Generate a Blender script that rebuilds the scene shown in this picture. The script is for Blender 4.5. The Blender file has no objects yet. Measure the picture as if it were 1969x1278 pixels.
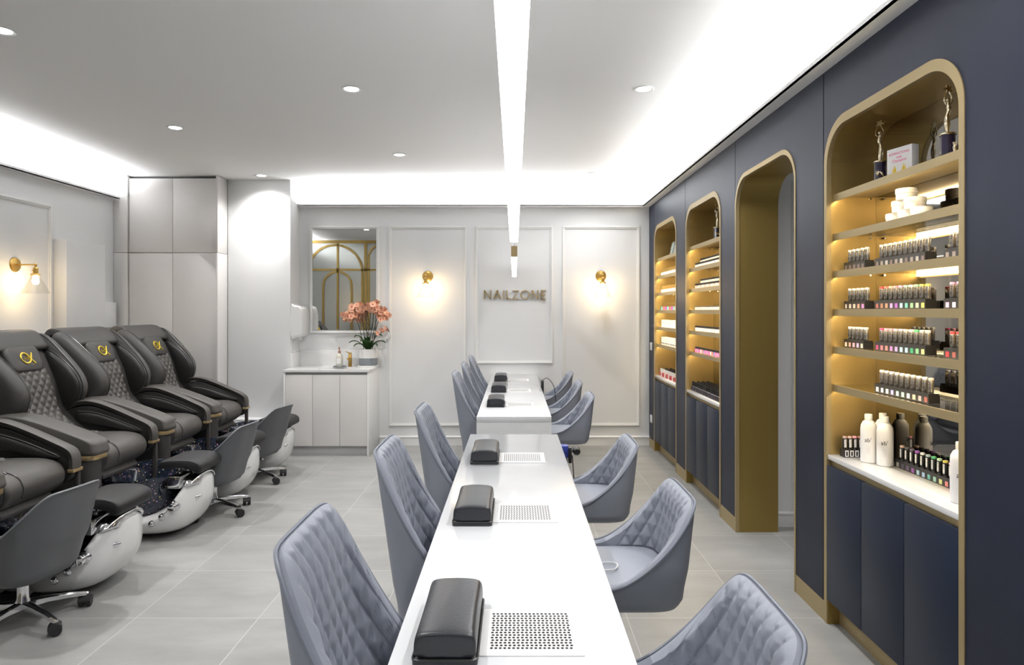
import bpy, bmesh, math, random
from mathutils import Vector, Matrix
from mathutils.geometry import tessellate_polygon
random.seed(7)
S = bpy.context.scene
C = S.collection
PI = math.pi
R = math.radians

# ------------------------------------------------------------------ camera, world, exposure
H = 1.5
F = 1290.0
cam = bpy.data.cameras.new('camera'); camo = bpy.data.objects.new('camera', cam); C.objects.link(camo)
camo.location = (0, 0, H); camo.rotation_euler = (PI/2, 0, 0)
cam.sensor_width = 36; cam.lens = 36*F/1969
cam.shift_x = -(989.5-984.5)/1969; cam.shift_y = -(639-597)/1969
cam.clip_start = 0.05
S.camera = camo
w = bpy.data.worlds.new('world'); S.world = w; w.use_nodes = True
w.node_tree.nodes['Background'].inputs[0].default_value = (.8, .88, 1, 1)
w.node_tree.nodes['Background'].inputs[1].default_value = 0.15
S.view_settings.view_transform = 'Standard'; S.view_settings.look = 'None'
S.view_settings.exposure = 0.62; S.view_settings.gamma = 1.0
S.cycles.max_bounces = 8; S.cycles.transparent_max_bounces = 12
S.cycles.caustics_reflective = False; S.cycles.caustics_refractive = False
S.cycles.sample_clamp_indirect = 4.0

P_COVE = 8.3      # watts per metre of cove strip
P_DOWN = 13.5
P_PEND = 3.6     # emission strength of the pendant diffuser
P_SHELF = 19.0
P_SCONCE = 1.5
WHITE = (.965, .98, 1.0)
WARM = (1.0, .78, .50)

def area_light(name, loc, rot, sx, sy, power, col=WHITE, spread=PI, shape='RECTANGLE', parent=None):
    l = bpy.data.lights.new(name, 'AREA'); l.shape = shape; l.size = sx
    if shape == 'RECTANGLE': l.size_y = sy
    l.energy = power; l.color = col; l.spread = spread
    o = bpy.data.objects.new(name, l); C.objects.link(o); o.location = loc; o.rotation_euler = rot
    if parent: o.parent = parent
    return o

ZC = 2.90         # ceiling
XR, XL, YB = 1.5, -4.15, 7.48
YF = -3.0
# cove strips lying in the ledges, shining up at the ceiling
area_light('cove_light', (XR-.045, (YF+YB)/2, 2.672), (PI, 0, 0), .02, YB-YF-.1, P_COVE*(YB-YF))
area_light('cove_light', (XL+.04, (YF+6.9)/2, 2.672), (PI, 0, 0), .02, 6.85-YF, P_COVE*(6.9-YF))
area_light('cove_light', ((-2.40+XR)/2-.03, YB-.045, 2.672), (PI, 0, 0), 3.7, .02, P_COVE*3.75)

# ------------------------------------------------------------------ materials
M = {}
def mat(name, col, rough=.5, metal=0, spec=.5, bump=0, bscale=40, noise=0, nscale=3, coat=0, emit=None, es=0, aniso=None, trans=0, sheen=0):
    m = bpy.data.materials.new(name); m.use_nodes = True; nt = m.node_tree; n = nt.nodes; L = nt.links
    b = n['Principled BSDF']
    b.inputs['Base Color'].default_value = (*col, 1); b.inputs['Roughness'].default_value = rough
    b.inputs['Metallic'].default_value = metal; b.inputs['Specular IOR Level'].default_value = spec
    b.inputs['Coat Weight'].default_value = coat
    if coat: b.inputs['Coat Roughness'].default_value = .08
    if trans: b.inputs['Transmission Weight'].default_value = trans
    if emit: b.inputs['Emission Color'].default_value = (*emit, 1); b.inputs['Emission Strength'].default_value = es
    tc = n.new('ShaderNodeTexCoord')
    if noise:
        t = n.new('ShaderNodeTexNoise'); t.inputs['Scale'].default_value = nscale; t.inputs['Detail'].default_value = 4
        L.new(tc.outputs['Object'], t.inputs['Vector'])
        r = n.new('ShaderNodeMapRange'); r.inputs[1].default_value = .3; r.inputs[2].default_value = .7
        r.inputs[3].default_value = 1-noise; r.inputs[4].default_value = 1+noise
        L.new(t.outputs['Fac'], r.inputs[0])
        mx = n.new('ShaderNodeVectorMath'); mx.operation = 'SCALE'; mx.inputs[0].default_value = col
        L.new(r.outputs[0], mx.inputs['Scale']); L.new(mx.outputs[0], b.inputs['Base Color'])
    if bump:
        t = n.new('ShaderNodeTexNoise'); t.inputs['Scale'].default_value = bscale; t.inputs['Detail'].default_value = 3
        if aniso:
            mp = n.new('ShaderNodeMapping'); mp.inputs['Scale'].default_value = aniso
            L.new(tc.outputs['Object'], mp.inputs[0]); L.new(mp.outputs[0], t.inputs['Vector'])
        else: L.new(tc.outputs['Object'], t.inputs['Vector'])
        bp = n.new('ShaderNodeBump'); bp.inputs['Strength'].default_value = bump; bp.inputs['Distance'].default_value = .002
        L.new(t.outputs['Fac'], bp.inputs['Height']); L.new(bp.outputs[0], b.inputs['Normal'])
    M[name] = m; return m

mat('wall', (.79, .795, .80), .6, bump=.05, bscale=60)
mat('ceiling', (.87, .865, .86), .7)
mat('trim_white', (.84, .84, .835), .45)
mat('cab_grey', (.70, .68, .665), .45, noise=.02)
mat('toe_grey', (.45, .45, .45), .5)
mat('navy', (.0135, .0175, .034), .46, spec=.25, noise=.12, nscale=2.5, bump=.03, bscale=30)
mat('navy_door', (.0125, .0185, .037), .42, spec=.22, noise=.08, nscale=3)
mat('dark_gap', (.01, .01, .014), .6)
mat('gold', (.36, .255, .08), .42, metal=.72, bump=.12, bscale=60, aniso=(1, 1, .04))
mat('gold_trim', (.40, .31, .16), .45, metal=.5)
mat('gold_panel', (.52, .37, .14), .42, metal=.82, bump=.1, bscale=60, aniso=(1, 1, .04))
mat('brass', (.62, .40, .12), .28, metal=1)
mat('gold_letter', (.50, .37, .19), .35, metal=.7)
mat('mirror', (.30, .285, .26), .03, metal=1)
mat('mirror_clear', (.86, .87, .86), .015, metal=1)
mat('chrome', (.75, .75, .77), .08, metal=1)
mat('quartz', (.80, .80, .80), .15, noise=.02, nscale=5, coat=.2)
mat('table_stone', (.68, .69, .71), .12, noise=.02, nscale=5, coat=.3)
mat('marble', (.74, .75, .76), .25, noise=.06, nscale=4)
mat('leather', (.265, .285, .335), .42, bump=.15, bscale=300, noise=.03)
mat('leather_out', (.205, .22, .262), .48, bump=.12, bscale=300)
mat('leather_pipe', (.17, .185, .225), .4)
mat('stitch', (.50, .53, .6), .6)
mat('black_leather', (.018, .019, .024), .33, bump=.25, bscale=160)
mat('stool', (.085, .088, .095), .45, bump=.1, bscale=250)
mat('stool_pipe', (.19, .20, .215), .4)
mat('mc_grey', (.035, .032, .030), .55, bump=.15, bscale=200)
mat('mc_light', (.062, .057, .052), .52, bump=.15, bscale=200)
mat('mc_dark', (.012, .0115, .0112), .42, bump=.15, bscale=200)
mat('mc_black', (.010, .010, .011), .5)
mat('mc_pipe', (.035, .034, .034), .35)
mat('logo_gold', (.72, .52, .05), .35, metal=.4)
mat('black_plastic', (.014, .014, .015), .4)
mat('pad_black', (.010, .010, .011), .5, spec=.35)
mat('rubber', (.012, .012, .013), .6)
mat('spa_white', (.76, .76, .755), .12, coat=.5)
mat('white_plastic', (.80, .80, .79), .3)
mat('white_matte', (.85, .84, .84), .4)
mat('white_shade', (.70, .69, .70), .5)
mat('ink', (.02, .02, .025), .5)
mat('pink_ink', (.75, .08, .25), .5)
mat('pot_white', (.78, .77, .75), .5)
mat('pot_grey', (.20, .22, .24), .5, noise=.1, nscale=20)
mat('leaf', (.035, .085, .025), .35, noise=.3, nscale=12)
mat('stem', (.035, .035, .02), .5)
mat('petal', (.78, .42, .27), .55, noise=.25, nscale=30)
mat('petal_core', (.45, .04, .08), .5)
mat('silver_pattern', (.36, .34, .32), .25, metal=.8)
mat('award', (.35, .45, .43), .12, coat=.5)
mat('purple', (.014, .008, .034), .12, coat=.8)
mat('statue', (.75, .66, .48), .18, metal=1)
mat('blue_plastic', (.03, .05, .30), .35)
mat('soap_glass', (.62, .60, .52), .1, coat=.3)
mat('copper', (.50, .25, .18), .3, metal=.7)
mat('lens', (1, 1, 1), .5, emit=(1, .98, .95), es=14)
mat('pendant', (1, 1, 1), .5, emit=WHITE, es=P_PEND)
mat('added_uplight_glow', (1, 1, 1), .5, emit=WHITE, es=11.0)  # glow of the strip added to lift the ceiling brightness
mat('shelf_led', (1, 1, 1), .5, emit=(1.0, .80, .50), es=P_SHELF)
mat('bulb', (1, .9, .7), .5, emit=(1, .72, .36), es=45)
mat('gold_frame', (.30, .20, .05), .4, metal=.5)

def glass_mat(name, tint, fres=.12):
    m = bpy.data.materials.new(name); m.use_nodes = True; n = m.node_tree.nodes; L = m.node_tree.links
    n.remove(n['Principled BSDF'])
    t = n.new('ShaderNodeBsdfTransparent'); t.inputs[0].default_value = (*tint, 1)
    g = n.new('ShaderNodeBsdfGlossy'); g.inputs['Roughness'].default_value = .03
    lw = n.new('ShaderNodeLayerWeight'); lw.inputs[0].default_value = .35
    mx = n.new('ShaderNodeMixShader'); mul = n.new('ShaderNodeMath'); mul.operation = 'MULTIPLY_ADD'
    mul.inputs[1].default_value = .6; mul.inputs[2].default_value = fres*.3
    L.new(lw.outputs['Facing'], mul.inputs[0]); L.new(mul.outputs[0], mx.inputs[0])
    L.new(t.outputs[0], mx.inputs[1]); L.new(g.outputs[0], mx.inputs[2]); L.new(mx.outputs[0], n['Material Output'].inputs[0])
    M[name] = m
glass_mat('glass', (.97, .97, .96))

glass_mat('shelf_glass', (.90, .91, .89), .5)
# frosted grey partition glass
mat('partition_glass', (.46, .47, .45), .2, metal=.6)

# floor tiles: 60 cm grid with pale joints
def floor_mat():
    m = bpy.data.materials.new('floor_tile'); m.use_nodes = True; n = m.node_tree.nodes; L = m.node_tree.links
    b = n['Principled BSDF']; tc = n.new('ShaderNodeTexCoord')
    sp = n.new('ShaderNodeSeparateXYZ'); L.new(tc.outputs['Object'], sp.inputs[0])
    def mt(op, a, bb=None, c=None):
        k = n.new('ShaderNodeMath'); k.operation = op
        for i, v in enumerate((a, bb, c)):
            if v is None: continue
            if isinstance(v, (int, float)): k.inputs[i].default_value = v
            else: L.new(v, k.inputs[i])
        return k.outputs[0]
    u = mt('DIVIDE', mt('SUBTRACT', sp.outputs[0], -.05-6), .6); v = mt('DIVIDE', mt('SUBTRACT', sp.outputs[1], 4.475-9), .6)
    fu, fv = mt('FRACT', u), mt('FRACT', v)
    eu = mt('MINIMUM', fu, mt('SUBTRACT', 1, fu)); ev = mt('MINIMUM', fv, mt('SUBTRACT', 1, fv))
    e = mt('MINIMUM', eu, ev)
    line = mt('LESS_THAN', e, .0035)
    cx = n.new('ShaderNodeCombineXYZ'); L.new(mt('FLOOR', u), cx.inputs[0]); L.new(mt('FLOOR', v), cx.inputs[1])
    wn = n.new('ShaderNodeTexWhiteNoise'); L.new(cx.outputs[0], wn.inputs[0])
    ad = n.new('ShaderNodeVectorMath'); ad.operation = 'MULTIPLY_ADD'; ad.inputs[1].default_value = (17, 13, 7)
    L.new(wn.outputs['Color'], ad.inputs[0]); L.new(tc.outputs['Object'], ad.inputs[2])
    mp = n.new('ShaderNodeMapping'); mp.inputs['Scale'].default_value = (1, 2.6, 1); L.new(ad.outputs[0], mp.inputs[0])
    t = n.new('ShaderNodeTexNoise'); t.inputs['Scale'].default_value = 1.6; t.inputs['Detail'].default_value = 7; t.inputs['Roughness'].default_value = .6
    L.new(mp.outputs[0], t.inputs['Vector'])
    cr = n.new('ShaderNodeValToRGB'); cr.color_ramp.elements[0].position = .3; cr.color_ramp.elements[1].position = .72
    cr.color_ramp.elements[0].color = (.25, .25, .242, 1); cr.color_ramp.elements[1].color = (.345, .345, .336, 1)
    L.new(t.outputs['Fac'], cr.inputs[0])
    mx = n.new('ShaderNodeMix'); mx.data_type = 'RGBA'; L.new(line, mx.inputs['Factor']); L.new(cr.outputs[0], mx.inputs['A'])
    mx.inputs['B'].default_value = (.46, .455, .44, 1); L.new(mx.outputs['Result'], b.inputs['Base Color'])
    b.inputs['Roughness'].default_value = .38
    M['floor'] = m
floor_mat()
# navy glitter glass of the foot basins
def glitter_mat():
    m = bpy.data.materials.new('glitter'); m.use_nodes = True; n = m.node_tree.nodes; L = m.node_tree.links
    b = n['Principled BSDF']; tc = n.new('ShaderNodeTexCoord')
    v = n.new('ShaderNodeTexVoronoi'); v.inputs['Scale'].default_value = 120; L.new(tc.outputs['Object'], v.inputs['Vector'])
    hs = n.new('ShaderNodeHueSaturation'); hs.inputs['Saturation'].default_value = .8; hs.inputs['Value'].default_value = .8; L.new(v.outputs['Color'], hs.inputs['Color'])
    gt = n.new('ShaderNodeSeparateColor'); L.new(v.outputs['Color'], gt.inputs[0])
    r = n.new('ShaderNodeMapRange'); r.inputs[1].default_value = .93; r.inputs[2].default_value = .98; L.new(gt.outputs[0], r.inputs[0])
    mx = n.new('ShaderNodeMix'); mx.data_type = 'RGBA'; mx.inputs['A'].default_value = (.008, .018, .042, 1)
    L.new(r.outputs[0], mx.inputs['Factor']); L.new(hs.outputs[0], mx.inputs['B']); L.new(mx.outputs['Result'], b.inputs['Base Color'])
    b.inputs['Roughness'].default_value = .12; b.inputs['Metallic'].default_value = .5; b.inputs['Coat Weight'].default_value = 1
    bp = n.new('ShaderNodeBump'); bp.inputs['Strength'].default_value = .6; bp.inputs['Distance'].default_value = .01
    L.new(v.outputs['Distance'], bp.inputs['Height']); L.new(bp.outputs[0], b.inputs['Normal'])
    M['glitter'] = m
glitter_mat()
# printed labels of the gel bottles
def print_mat(name, c0, c1, pos):
    m = bpy.data.materials.new(name); m.use_nodes = True; n = m.node_tree.nodes; L = m.node_tree.links
    b = n['Principled BSDF']; tc = n.new('ShaderNodeTexCoord')
    mp = n.new('ShaderNodeMapping'); mp.inputs['Scale'].default_value = (1, 1, 1.6); L.new(tc.outputs['Object'], mp.inputs[0])
    v = n.new('ShaderNodeTexNoise'); v.inputs['Scale'].default_value = 330; L.new(mp.outputs[0], v.inputs['Vector'])
    cr = n.new('ShaderNodeValToRGB'); cr.color_ramp.elements[0].position = pos; cr.color_ramp.elements[1].position = pos+.04
    cr.color_ramp.elements[0].color = (*c0, 1); cr.color_ramp.elements[1].color = (*c1, 1)
    L.new(v.outputs['Fac'], cr.inputs[0]); L.new(cr.outputs[0], b.inputs['Base Color']); b.inputs['Roughness'].default_value = .35
    M[name] = m
print_mat('label_dark', (.02, .02, .022), (.6, .56, .52), .57)
print_mat('label_light', (.80, .79, .78), (.03, .03, .03), .58)
_cc = {}
def colmat(c):
    k = tuple(round(x, 3) for x in c)
    if k not in _cc:
        _cc[k] = mat('tint_%d' % len(_cc), c, .35)
    return _cc[k]

# ------------------------------------------------------------------ mesh helpers
class MB:
    def __init__(s): s.v = []; s.f = []; s.m = []; s.mi = 0
    def add(s, vs, fs):
        o = len(s.v); s.v += [tuple(p) for p in vs]; s.f += [tuple(i+o for i in f) for f in fs]; s.m += [s.mi]*len(fs); return s
    def box(s, x0, x1, y0, y1, z0, z1):
        vs = [(x, y, z) for z in (z0, z1) for y in (y0, y1) for x in (x0, x1)]
        return s.add(vs, [(0, 2, 3, 1), (4, 5, 7, 6), (0, 1, 5, 4), (2, 6, 7, 3), (0, 4, 6, 2), (1, 3, 7, 5)])
    def rings(s, rings, cap0=True, cap1=True, closed=True):
        n = len(rings[0]); o = []
        vs = [p for r in rings for p in r]; fs = []
        for i in range(len(rings)-1):
            for j in range(n if closed else n-1):
                k = (j+1) % n
                fs.append((i*n+j, i*n+k, (i+1)*n+k, (i+1)*n+j))
        if cap0: fs.append(tuple(reversed(range(n))))
        if cap1: fs.append(tuple((len(rings)-1)*n+j for j in range(n)))
        return s.add(vs, fs)
    def lathe(s, prof, seg=24, c=(0, 0, 0), axis='z', a0=0):
        rs = []
        for r, h in prof:
            ring = []
            for j in range(seg):
                a = 2*PI*j/seg + a0; x, y = r*math.cos(a), r*math.sin(a)
                p = {'z': (x, y, h), 'x': (h, x, y), 'y': (y, h, x)}[axis]
                ring.append((p[0]+c[0], p[1]+c[1], p[2]+c[2]))
            rs.append(ring)
        return s.rings(rs)
    def tube(s, pts, r, seg=8, closed=False):
        pts = [Vector(p) for p in pts]; n = len(pts); rs = []
        rr = r if isinstance(r, (list, tuple)) else [r]*n
        up = Vector((0, 0, 1)); prev = None
        for i, p in enumerate(pts):
            if closed: t = pts[(i+1) % n]-pts[i-1]
            else: t = pts[min(i+1, n-1)]-pts[max(i-1, 0)]
            if t.length < 1e-9: t = Vector((0, 0, 1))
            t.normalize()
            a = prev if prev is not None else (up if abs(t.dot(up)) < .9 else Vector((1, 0, 0)))
            a = a - t*a.dot(t)
            if a.length < 1e-6: a = t.orthogonal()
            a.normalize(); prev = a; b = t.cross(a)
            rs.append([tuple(p + a*math.cos(2*PI*k/seg)*rr[i] + b*math.sin(2*PI*k/seg)*rr[i]) for k in range(seg)])
        if closed: rs.append(rs[0]); return s.rings(rs, False, False)
        return s.rings(rs)
    def sphere(s, c, r, seg=12, ring=8, sc=(1, 1, 1)):
        rs = []
        for i in range(ring+1):
            a = PI*i/ring; rr = max(math.sin(a), .001)*r; z = -math.cos(a)*r
            rs.append([(c[0]+rr*math.cos(2*PI*k/seg)*sc[0], c[1]+rr*math.sin(2*PI*k/seg)*sc[1], c[2]+z*sc[2]) for k in range(seg)])
        return s.rings(rs)
    def prism(s, poly, a0, a1, axis='x', holes=None):
        """extrude a 2-D polygon (u,v) between a0 and a1 along axis; u,v are the other two axes"""
        def P(u, v, a): return {'x': (a, u, v), 'y': (u, a, v), 'z': (u, v, a)}[axis]
        loops = [poly] + (holes or [])
        tri = tessellate_polygon([[Vector((p[0], p[1], 0)) for p in l] for l in loops])
        flat = [p for l in loops for p in l]; n = len(flat)
        vs = [P(u, v, a0) for u, v in flat] + [P(u, v, a1) for u, v in flat]
        fs = [tuple(t) for t in tri] + [tuple(i+n for i in reversed(t)) for t in tri]
        o = 0
        for l in loops:
            k = len(l)
            for i in range(k): fs.append((o+i, o+(i+1) % k, o+(i+1) % k+n, o+i+n))
            o += k
        return s.add(vs, fs)
    def xform(s, mtx, start=0):
        for i in range(start, len(s.v)): s.v[i] = tuple(mtx @ Vector(s.v[i]))
        return s
    def build(s, name, mats, parent=None, smooth=False, bevel=0, seg=2, sub=0, loc=None, rot=None, angle=None):
        me = bpy.data.meshes.new(name)
        me.from_pydata(s.v, [], s.f)
        if not isinstance(mats, (list, tuple)): mats = [mats]
        for k in mats: me.materials.append(M[k] if isinstance(k, str) else k)
        bm = bmesh.new(); bm.from_mesh(me)
        for f, mi in zip(bm.faces, s.m): f.material_index = mi
        bmesh.ops.recalc_face_normals(bm, faces=bm.faces)
        if bevel:
            es = [e for e in bm.edges if e.is_manifold and e.calc_face_angle(0) > R(50)]
            bmesh.ops.bevel(bm, geom=es, offset=bevel, segments=seg, affect='EDGES', clamp_overlap=True, profile=.5)
        if smooth or bevel:
            for f in bm.faces: f.smooth = True
            lim = angle if angle else R(40)
            for e in bm.edges:
                if e.is_manifold and e.calc_face_angle(0) > lim: e.smooth = False
        bm.to_mesh(me); bm.free()
        o = bpy.data.objects.new(name, me); C.objects.link(o)
        if sub:
            md = o.modifiers.new('sub', 'SUBSURF'); md.levels = 1; md.render_levels = sub
            for e in me.edges: e.use_edge_sharp = False
        if parent: o.parent = parent
        if loc: o.location = loc
        if rot: o.rotation_euler = rot
        return o

def tag(o, label, cat, group=None, kind=None):
    if label: o['label'] = label
    if cat: o['category'] = cat
    if group: o['group'] = group
    if kind: o['kind'] = kind
    return o
def struct(o, label=None): o['kind'] = 'structure'; (label and o.__setitem__('label', label)); return o
def empty(name, loc, label, cat, rz=0, group=None):
    o = bpy.data.objects.new(name, None); C.objects.link(o); o.location = loc; o.rotation_euler = (0, 0, rz)
    o.empty_display_size = .1
    return tag(o, label, cat, group)
def dup(root, loc, label, rz=None, group=None):
    def cp(o, par):
        c = o.copy(); C.objects.link(c); c.parent = par
        for ch in o.children: cp(ch, c)
        return c
    r = cp(root, None); r.location = loc
    if rz is not None: r.rotation_euler = (0, 0, rz)
    r['label'] = label
    if group: r['group'] = group
    return r
def box(name, dims, m, parent=None, bevel=0, **k): return MB().box(*dims).build(name, m, parent, bevel=bevel, **k)
def cat_closed(pts, n):
    """closed catmull-rom resampled to n points"""
    out = []; k = len(pts)
    for i in range(n):
        t = i*k/n; j = int(t); f = t-j
        p0, p1, p2, p3 = (pts[(j+q-1) % k] for q in range(4))
        out.append(tuple(.5*((2*b)+(-a+c)*f+(2*a-5*b+4*c-d)*f*f+(-a+3*b-3*c+d)*f**3) for a, b, c, d in zip(p0, p1, p2, p3)))
    return out
def cat_open(pts, n):
    out = []; k = len(pts)-1
    for i in range(n+1):
        t = min(i*k/n, k-1e-9); j = int(t); f = t-j
        g = lambda q: pts[max(0, min(k, q))]
        out.append(tuple(.5*((2*b)+(-a+c)*f+(2*a-5*b+4*c-d)*f*f+(-a+3*b-3*c+d)*f**3) for a, b, c, d in zip(g(j-1), g(j), g(j+1), g(j+2))))
    return out
def pl(profile, ys, n=40, raw=False):
    """side profile (x,z) lofted across y: ys = [(y, scale)]"""
    pr = profile if raw else cat_closed(profile, n)
    cx = sum(p[0] for p in pr)/len(pr); cz = sum(p[1] for p in pr)/len(pr)
    return MB().rings([[(cx+(x-cx)*s, y, cz+(z-cz)*s) for x, z in pr] for y, s in ys])
def pillow(y0, y1, e=.04, k=5, lo=.72):
    """list of (y, scale) with rounded ends"""
    out = []
    for i in range(k+1):
        a = PI/2*i/k; out.append((y0+e*(1-math.cos(a)), lo+(1-lo)*math.sin(a)))
    for i in range(k, -1, -1):
        a = PI/2*i/k; out.append((y1-e*(1-math.cos(a)), lo+(1-lo)*math.sin(a)))
    return out
def rrect(x0, x1, y0, y1, r, k=5):
    out = []
    for cx, cy, a0 in ((x1-r, y1-r, 0), (x0+r, y1-r, 90), (x0+r, y0+r, 180), (x1-r, y0+r, 270)):
        for i in range(k+1):
            a = R(a0+90*i/k); out.append((cx+r*math.cos(a), cy+r*math.sin(a)))
    return out
def arch(y0, y1, zb, zt, r, k=12):
    out = [(y0, zb)]
    for i in range(k+1):
        a = PI - PI/2*i/k; out.append((y0+r+r*math.cos(a), zt-r+r*math.sin(a)))
    for i in range(k+1):
        a = PI/2 - PI/2*i/k; out.append((y1-r+r*math.cos(a), zt-r+r*math.sin(a)))
    out.append((y1, zb)); return out
ORD = 'first second third fourth fifth sixth seventh eighth ninth tenth eleventh twelfth thirteenth fourteenth fifteenth sixteenth seventeenth eighteenth nineteenth twentieth'.split()
def text_mb(s, size, ext=.0005, align='CENTER'):
    cu = bpy.data.curves.new('t', 'FONT'); cu.body = s; cu.size = size; cu.extrude = ext; cu.align_x = align; cu.resolution_u = 3
    o = bpy.data.objects.new('t', cu); C.objects.link(o); bpy.context.view_layer.update()
    me = bpy.data.meshes.new_from_object(o)
    mb = MB(); mb.add([tuple(v.co) for v in me.vertices], [tuple(p.vertices) for p in me.polygons])
    bpy.data.objects.remove(o); bpy.data.curves.remove(cu); bpy.data.meshes.remove(me)
    return mb

# ------------------------------------------------------------------ room shell
struct(box('floor', (-4.4, 3.3, YF-.1, 7.6, -.1, 0), 'floor'))
struct(box('ceiling', (-4.4, 3.3, YF-.1, 7.6, ZC, ZC+.1), 'ceiling'))
struct(box('wall_back', (-4.4, 1.62, YB, YB+.12, 0, ZC), 'wall'))
struct(box('wall_left', (XL-.12, XL, YF, YB, 0, ZC), 'wall'))
struct(box('wall_front', (-4.4, 3.3, YF-.1, YF, 0, ZC), 'wall'))
struct(box('wall_column', (-3.07, -2.40, 7.18, YB, 0, ZC), 'wall', bevel=.003))
struct(box('wall_right_upper', (XR, XR+.28, YF, YB, 2.66, ZC), 'wall'))
struct(box('wall_column_ledge', (-3.07, -2.40, 7.02, 7.18, 0, .36), 'wall'))
def ledge(name, x0, x1, y0, y1, side):
    b = MB(); b.box(x0, x1, y0, y1, 2.652, 2.660)
    if side == 'r': b.box(x0, x0+.01, y0, y1, 2.652, 2.680)
    if side == 'l': b.box(x1-.01, x1, y0, y1, 2.652, 2.680)
    if side == 'b': b.box(x0, x1, y0, y0+.01, 2.645, 2.676)
    struct(b.build(name, 'trim_white'))
ledge('trim_1', XR-.086, XR+.002, YF, YB, 'r')
ledge('trim_2', XL, XL+.072, YF, 6.93, 'l')
ledge('trim_3', -2.40, XR-.08, YB-.086, YB, 'b')
def baseboard(name, poly_axis, a0, a1, wall):
    # moulded board: profile (out, z)
    pr = [(0, 0), (.016, 0), (.016, .085), (.022, .088), (.022, .097), (.012, .106), (0, .106)]
    b = MB()
    if poly_axis == 'x': b.prism([(wall-o, z) for o, z in pr], a0, a1, 'x')
    else: b.prism([(wall+o, z) for o, z in pr], a0, a1, 'y')
    struct(b.build(name, 'trim_white'))
baseboard('baseboard_back', 'x', -1.50, XR-.0, YB)
baseboard('baseboard_left', 'y', YF, 3.3, XL)
# wall panel mouldings
def frame_mould(name, u0, u1, z0, z1, wall, axis):
    b = MB()
    for o, wd, d in ((0, .034, .010), (.006, .014, .018)):
        out = rrect(u0+o, u1-o, z0+o, z1-o, .0005, 1); inn = rrect(u0+o+wd, u1-o-wd, z0+o+wd, z1-o-wd, .0005, 1)
        if axis == 'b': b.prism(out, wall-d, wall, 'y', [inn])
        else: b.prism(out, wall, wall+d, 'x', [inn])
    struct(b.build(name, 'trim_white', bevel=.003))
def bx(px): return (px-989.5)/172.46
def bz(py): return 1.5+(597-py)/172.46
frame_mould('trim_4', bx(595.3), bx(729.5), bz(641), bz(434.2), YB, 'b')
frame_mould('trim_5', bx(747.5), bx(897.5), bz(819), bz(434.2), YB, 'b')
frame_mould('trim_6', bx(914.5), bx(1063.5), bz(699), bz(434.2), YB, 'b')
frame_mould('trim_7', bx(1080.5), bx(1230.5), bz(819), bz(434.2), YB, 'b')
frame_mould('trim_8', 4.55, 6.0, 1.253, 2.443, XL, 'l')
frame_mould('trim_9', 2.6, 4.35, 1.253, 2.443, XL, 'l')
# boxed-in pipe run on the left wall
struct(box('trim_10', (XL, -4.034, 6.04, 6.61, 1.25, 2.144), 'wall', bevel=.003))
struct(box('trim_11', (XL, -4.10, 6.62, 6.91, 1.33, 1.585), 'wall', bevel=.002))

# ------------------------------------------------------------------ mirror over the sink
o = box('wall_mirror', (bx(600.5), bx(723.5), YB-.008, YB-.001, bz(634), bz(440.8)), 'mirror_clear')
tag(o, 'rectangular wall mirror above the sink in a white moulding', 'mirror')

# gold-framed partition with arches left of the camera (seen in the mirror)
pt = empty('glass_partition', (0, 1.95, 0), 'grey glass partition with gold arched frame, seen in the sink mirror', 'partition')
box('glass_panel', (XL, -2.30, -.01, .01, .0, 2.82), 'partition_glass', pt)
b = MB()
def vb(x, z0, z1, wd=.05): b.box(x-wd/2, x+wd/2, -.03, .03, z0, z1)
b.box(XL, -2.28, -.032, .032, 2.80, 2.86)
b.box(XL, -2.28, -.03, .03, 2.27, 2.31)
b.box(XL, -2.28, -.03, .03, 0, .05)
for x, wd in ((-4.12, .05), (-2.88, .055), (-2.30, .05), (-3.42, .04)): vb(x, 0, 2.8, wd)
def arc_bar(x0, x1, zb, zt, wd):
    r = (x1-x0)/2-.0005
    o_ = arch(x0, x1, zb, zt, r); i_ = arch(x0+wd, x1-wd, zb, zt-wd, r-wd)
    b.prism(o_+i_[::-1], -.03, .03, 'y')
arc_bar(-4.02, -2.92, .05, 2.79, .045)
arc_bar(-3.72, -3.13, .05, 2.27, .04)
arc_bar(-2.84, -2.32, .05, 2.79, .04)
b.build('arched_frame', 'gold_frame', pt)

# ------------------------------------------------------------------ right wall: navy panelling, arches
NICHES = [(6.21, 7.21), (4.876, 5.88), (2.233, 3.245)]
PASS = (3.575, 4.556)
ZT = 2.40; RT = .20; TW = .028; PZ = .095
def sheet(name, y0, y1, holes):
    poly = [(y0, PZ)]
    for a, c in sorted(holes):
        poly += arch(a, c, PZ, ZT, RT)
    poly += [(y1, PZ), (y1, 2.652), (y0, 2.652)]
    struct(MB().prism(poly, XR, XR+.02, 'x').build(name, 'navy'))
g = .004
sheet('wall_right', 7.19+g, YB, [])
sheet('wall_right.001', 5.90+g, 7.19-g, [])if False else None
def sheets():
    segs = [(5.90, 7.2165, NICHES[0]), (4.562, 5.90, NICHES[1]), (3.257, 4.562, PASS), (YF, 3.257, NICHES[2])]
    segs[0] = (5.90, 7.2165, NICHES[0])
    for y0, y1, h in segs:
        sheet('wall_right', y0+g, y1-g, [h])
for o in list(C.objects):
    if o.name.startswith('wall_right') and 'upper' not in o.name: bpy.data.objects.remove(o)
sheet('wall_right', 7.2165+g, YB, [])
sheets()
struct(box('wall_right_backing', (XR+.02, XR+.03, YF, 2.23, 0, 2.652), 'dark_gap'))
b = MB()
for y in (7.2165, 5.90, 4.562+.0, 3.257):
    b.box(XR+.012, XR+.03, y-.012, y+.012, ZT+.002, 2.652)
struct(b.build('trim_12', 'dark_gap'))
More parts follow.
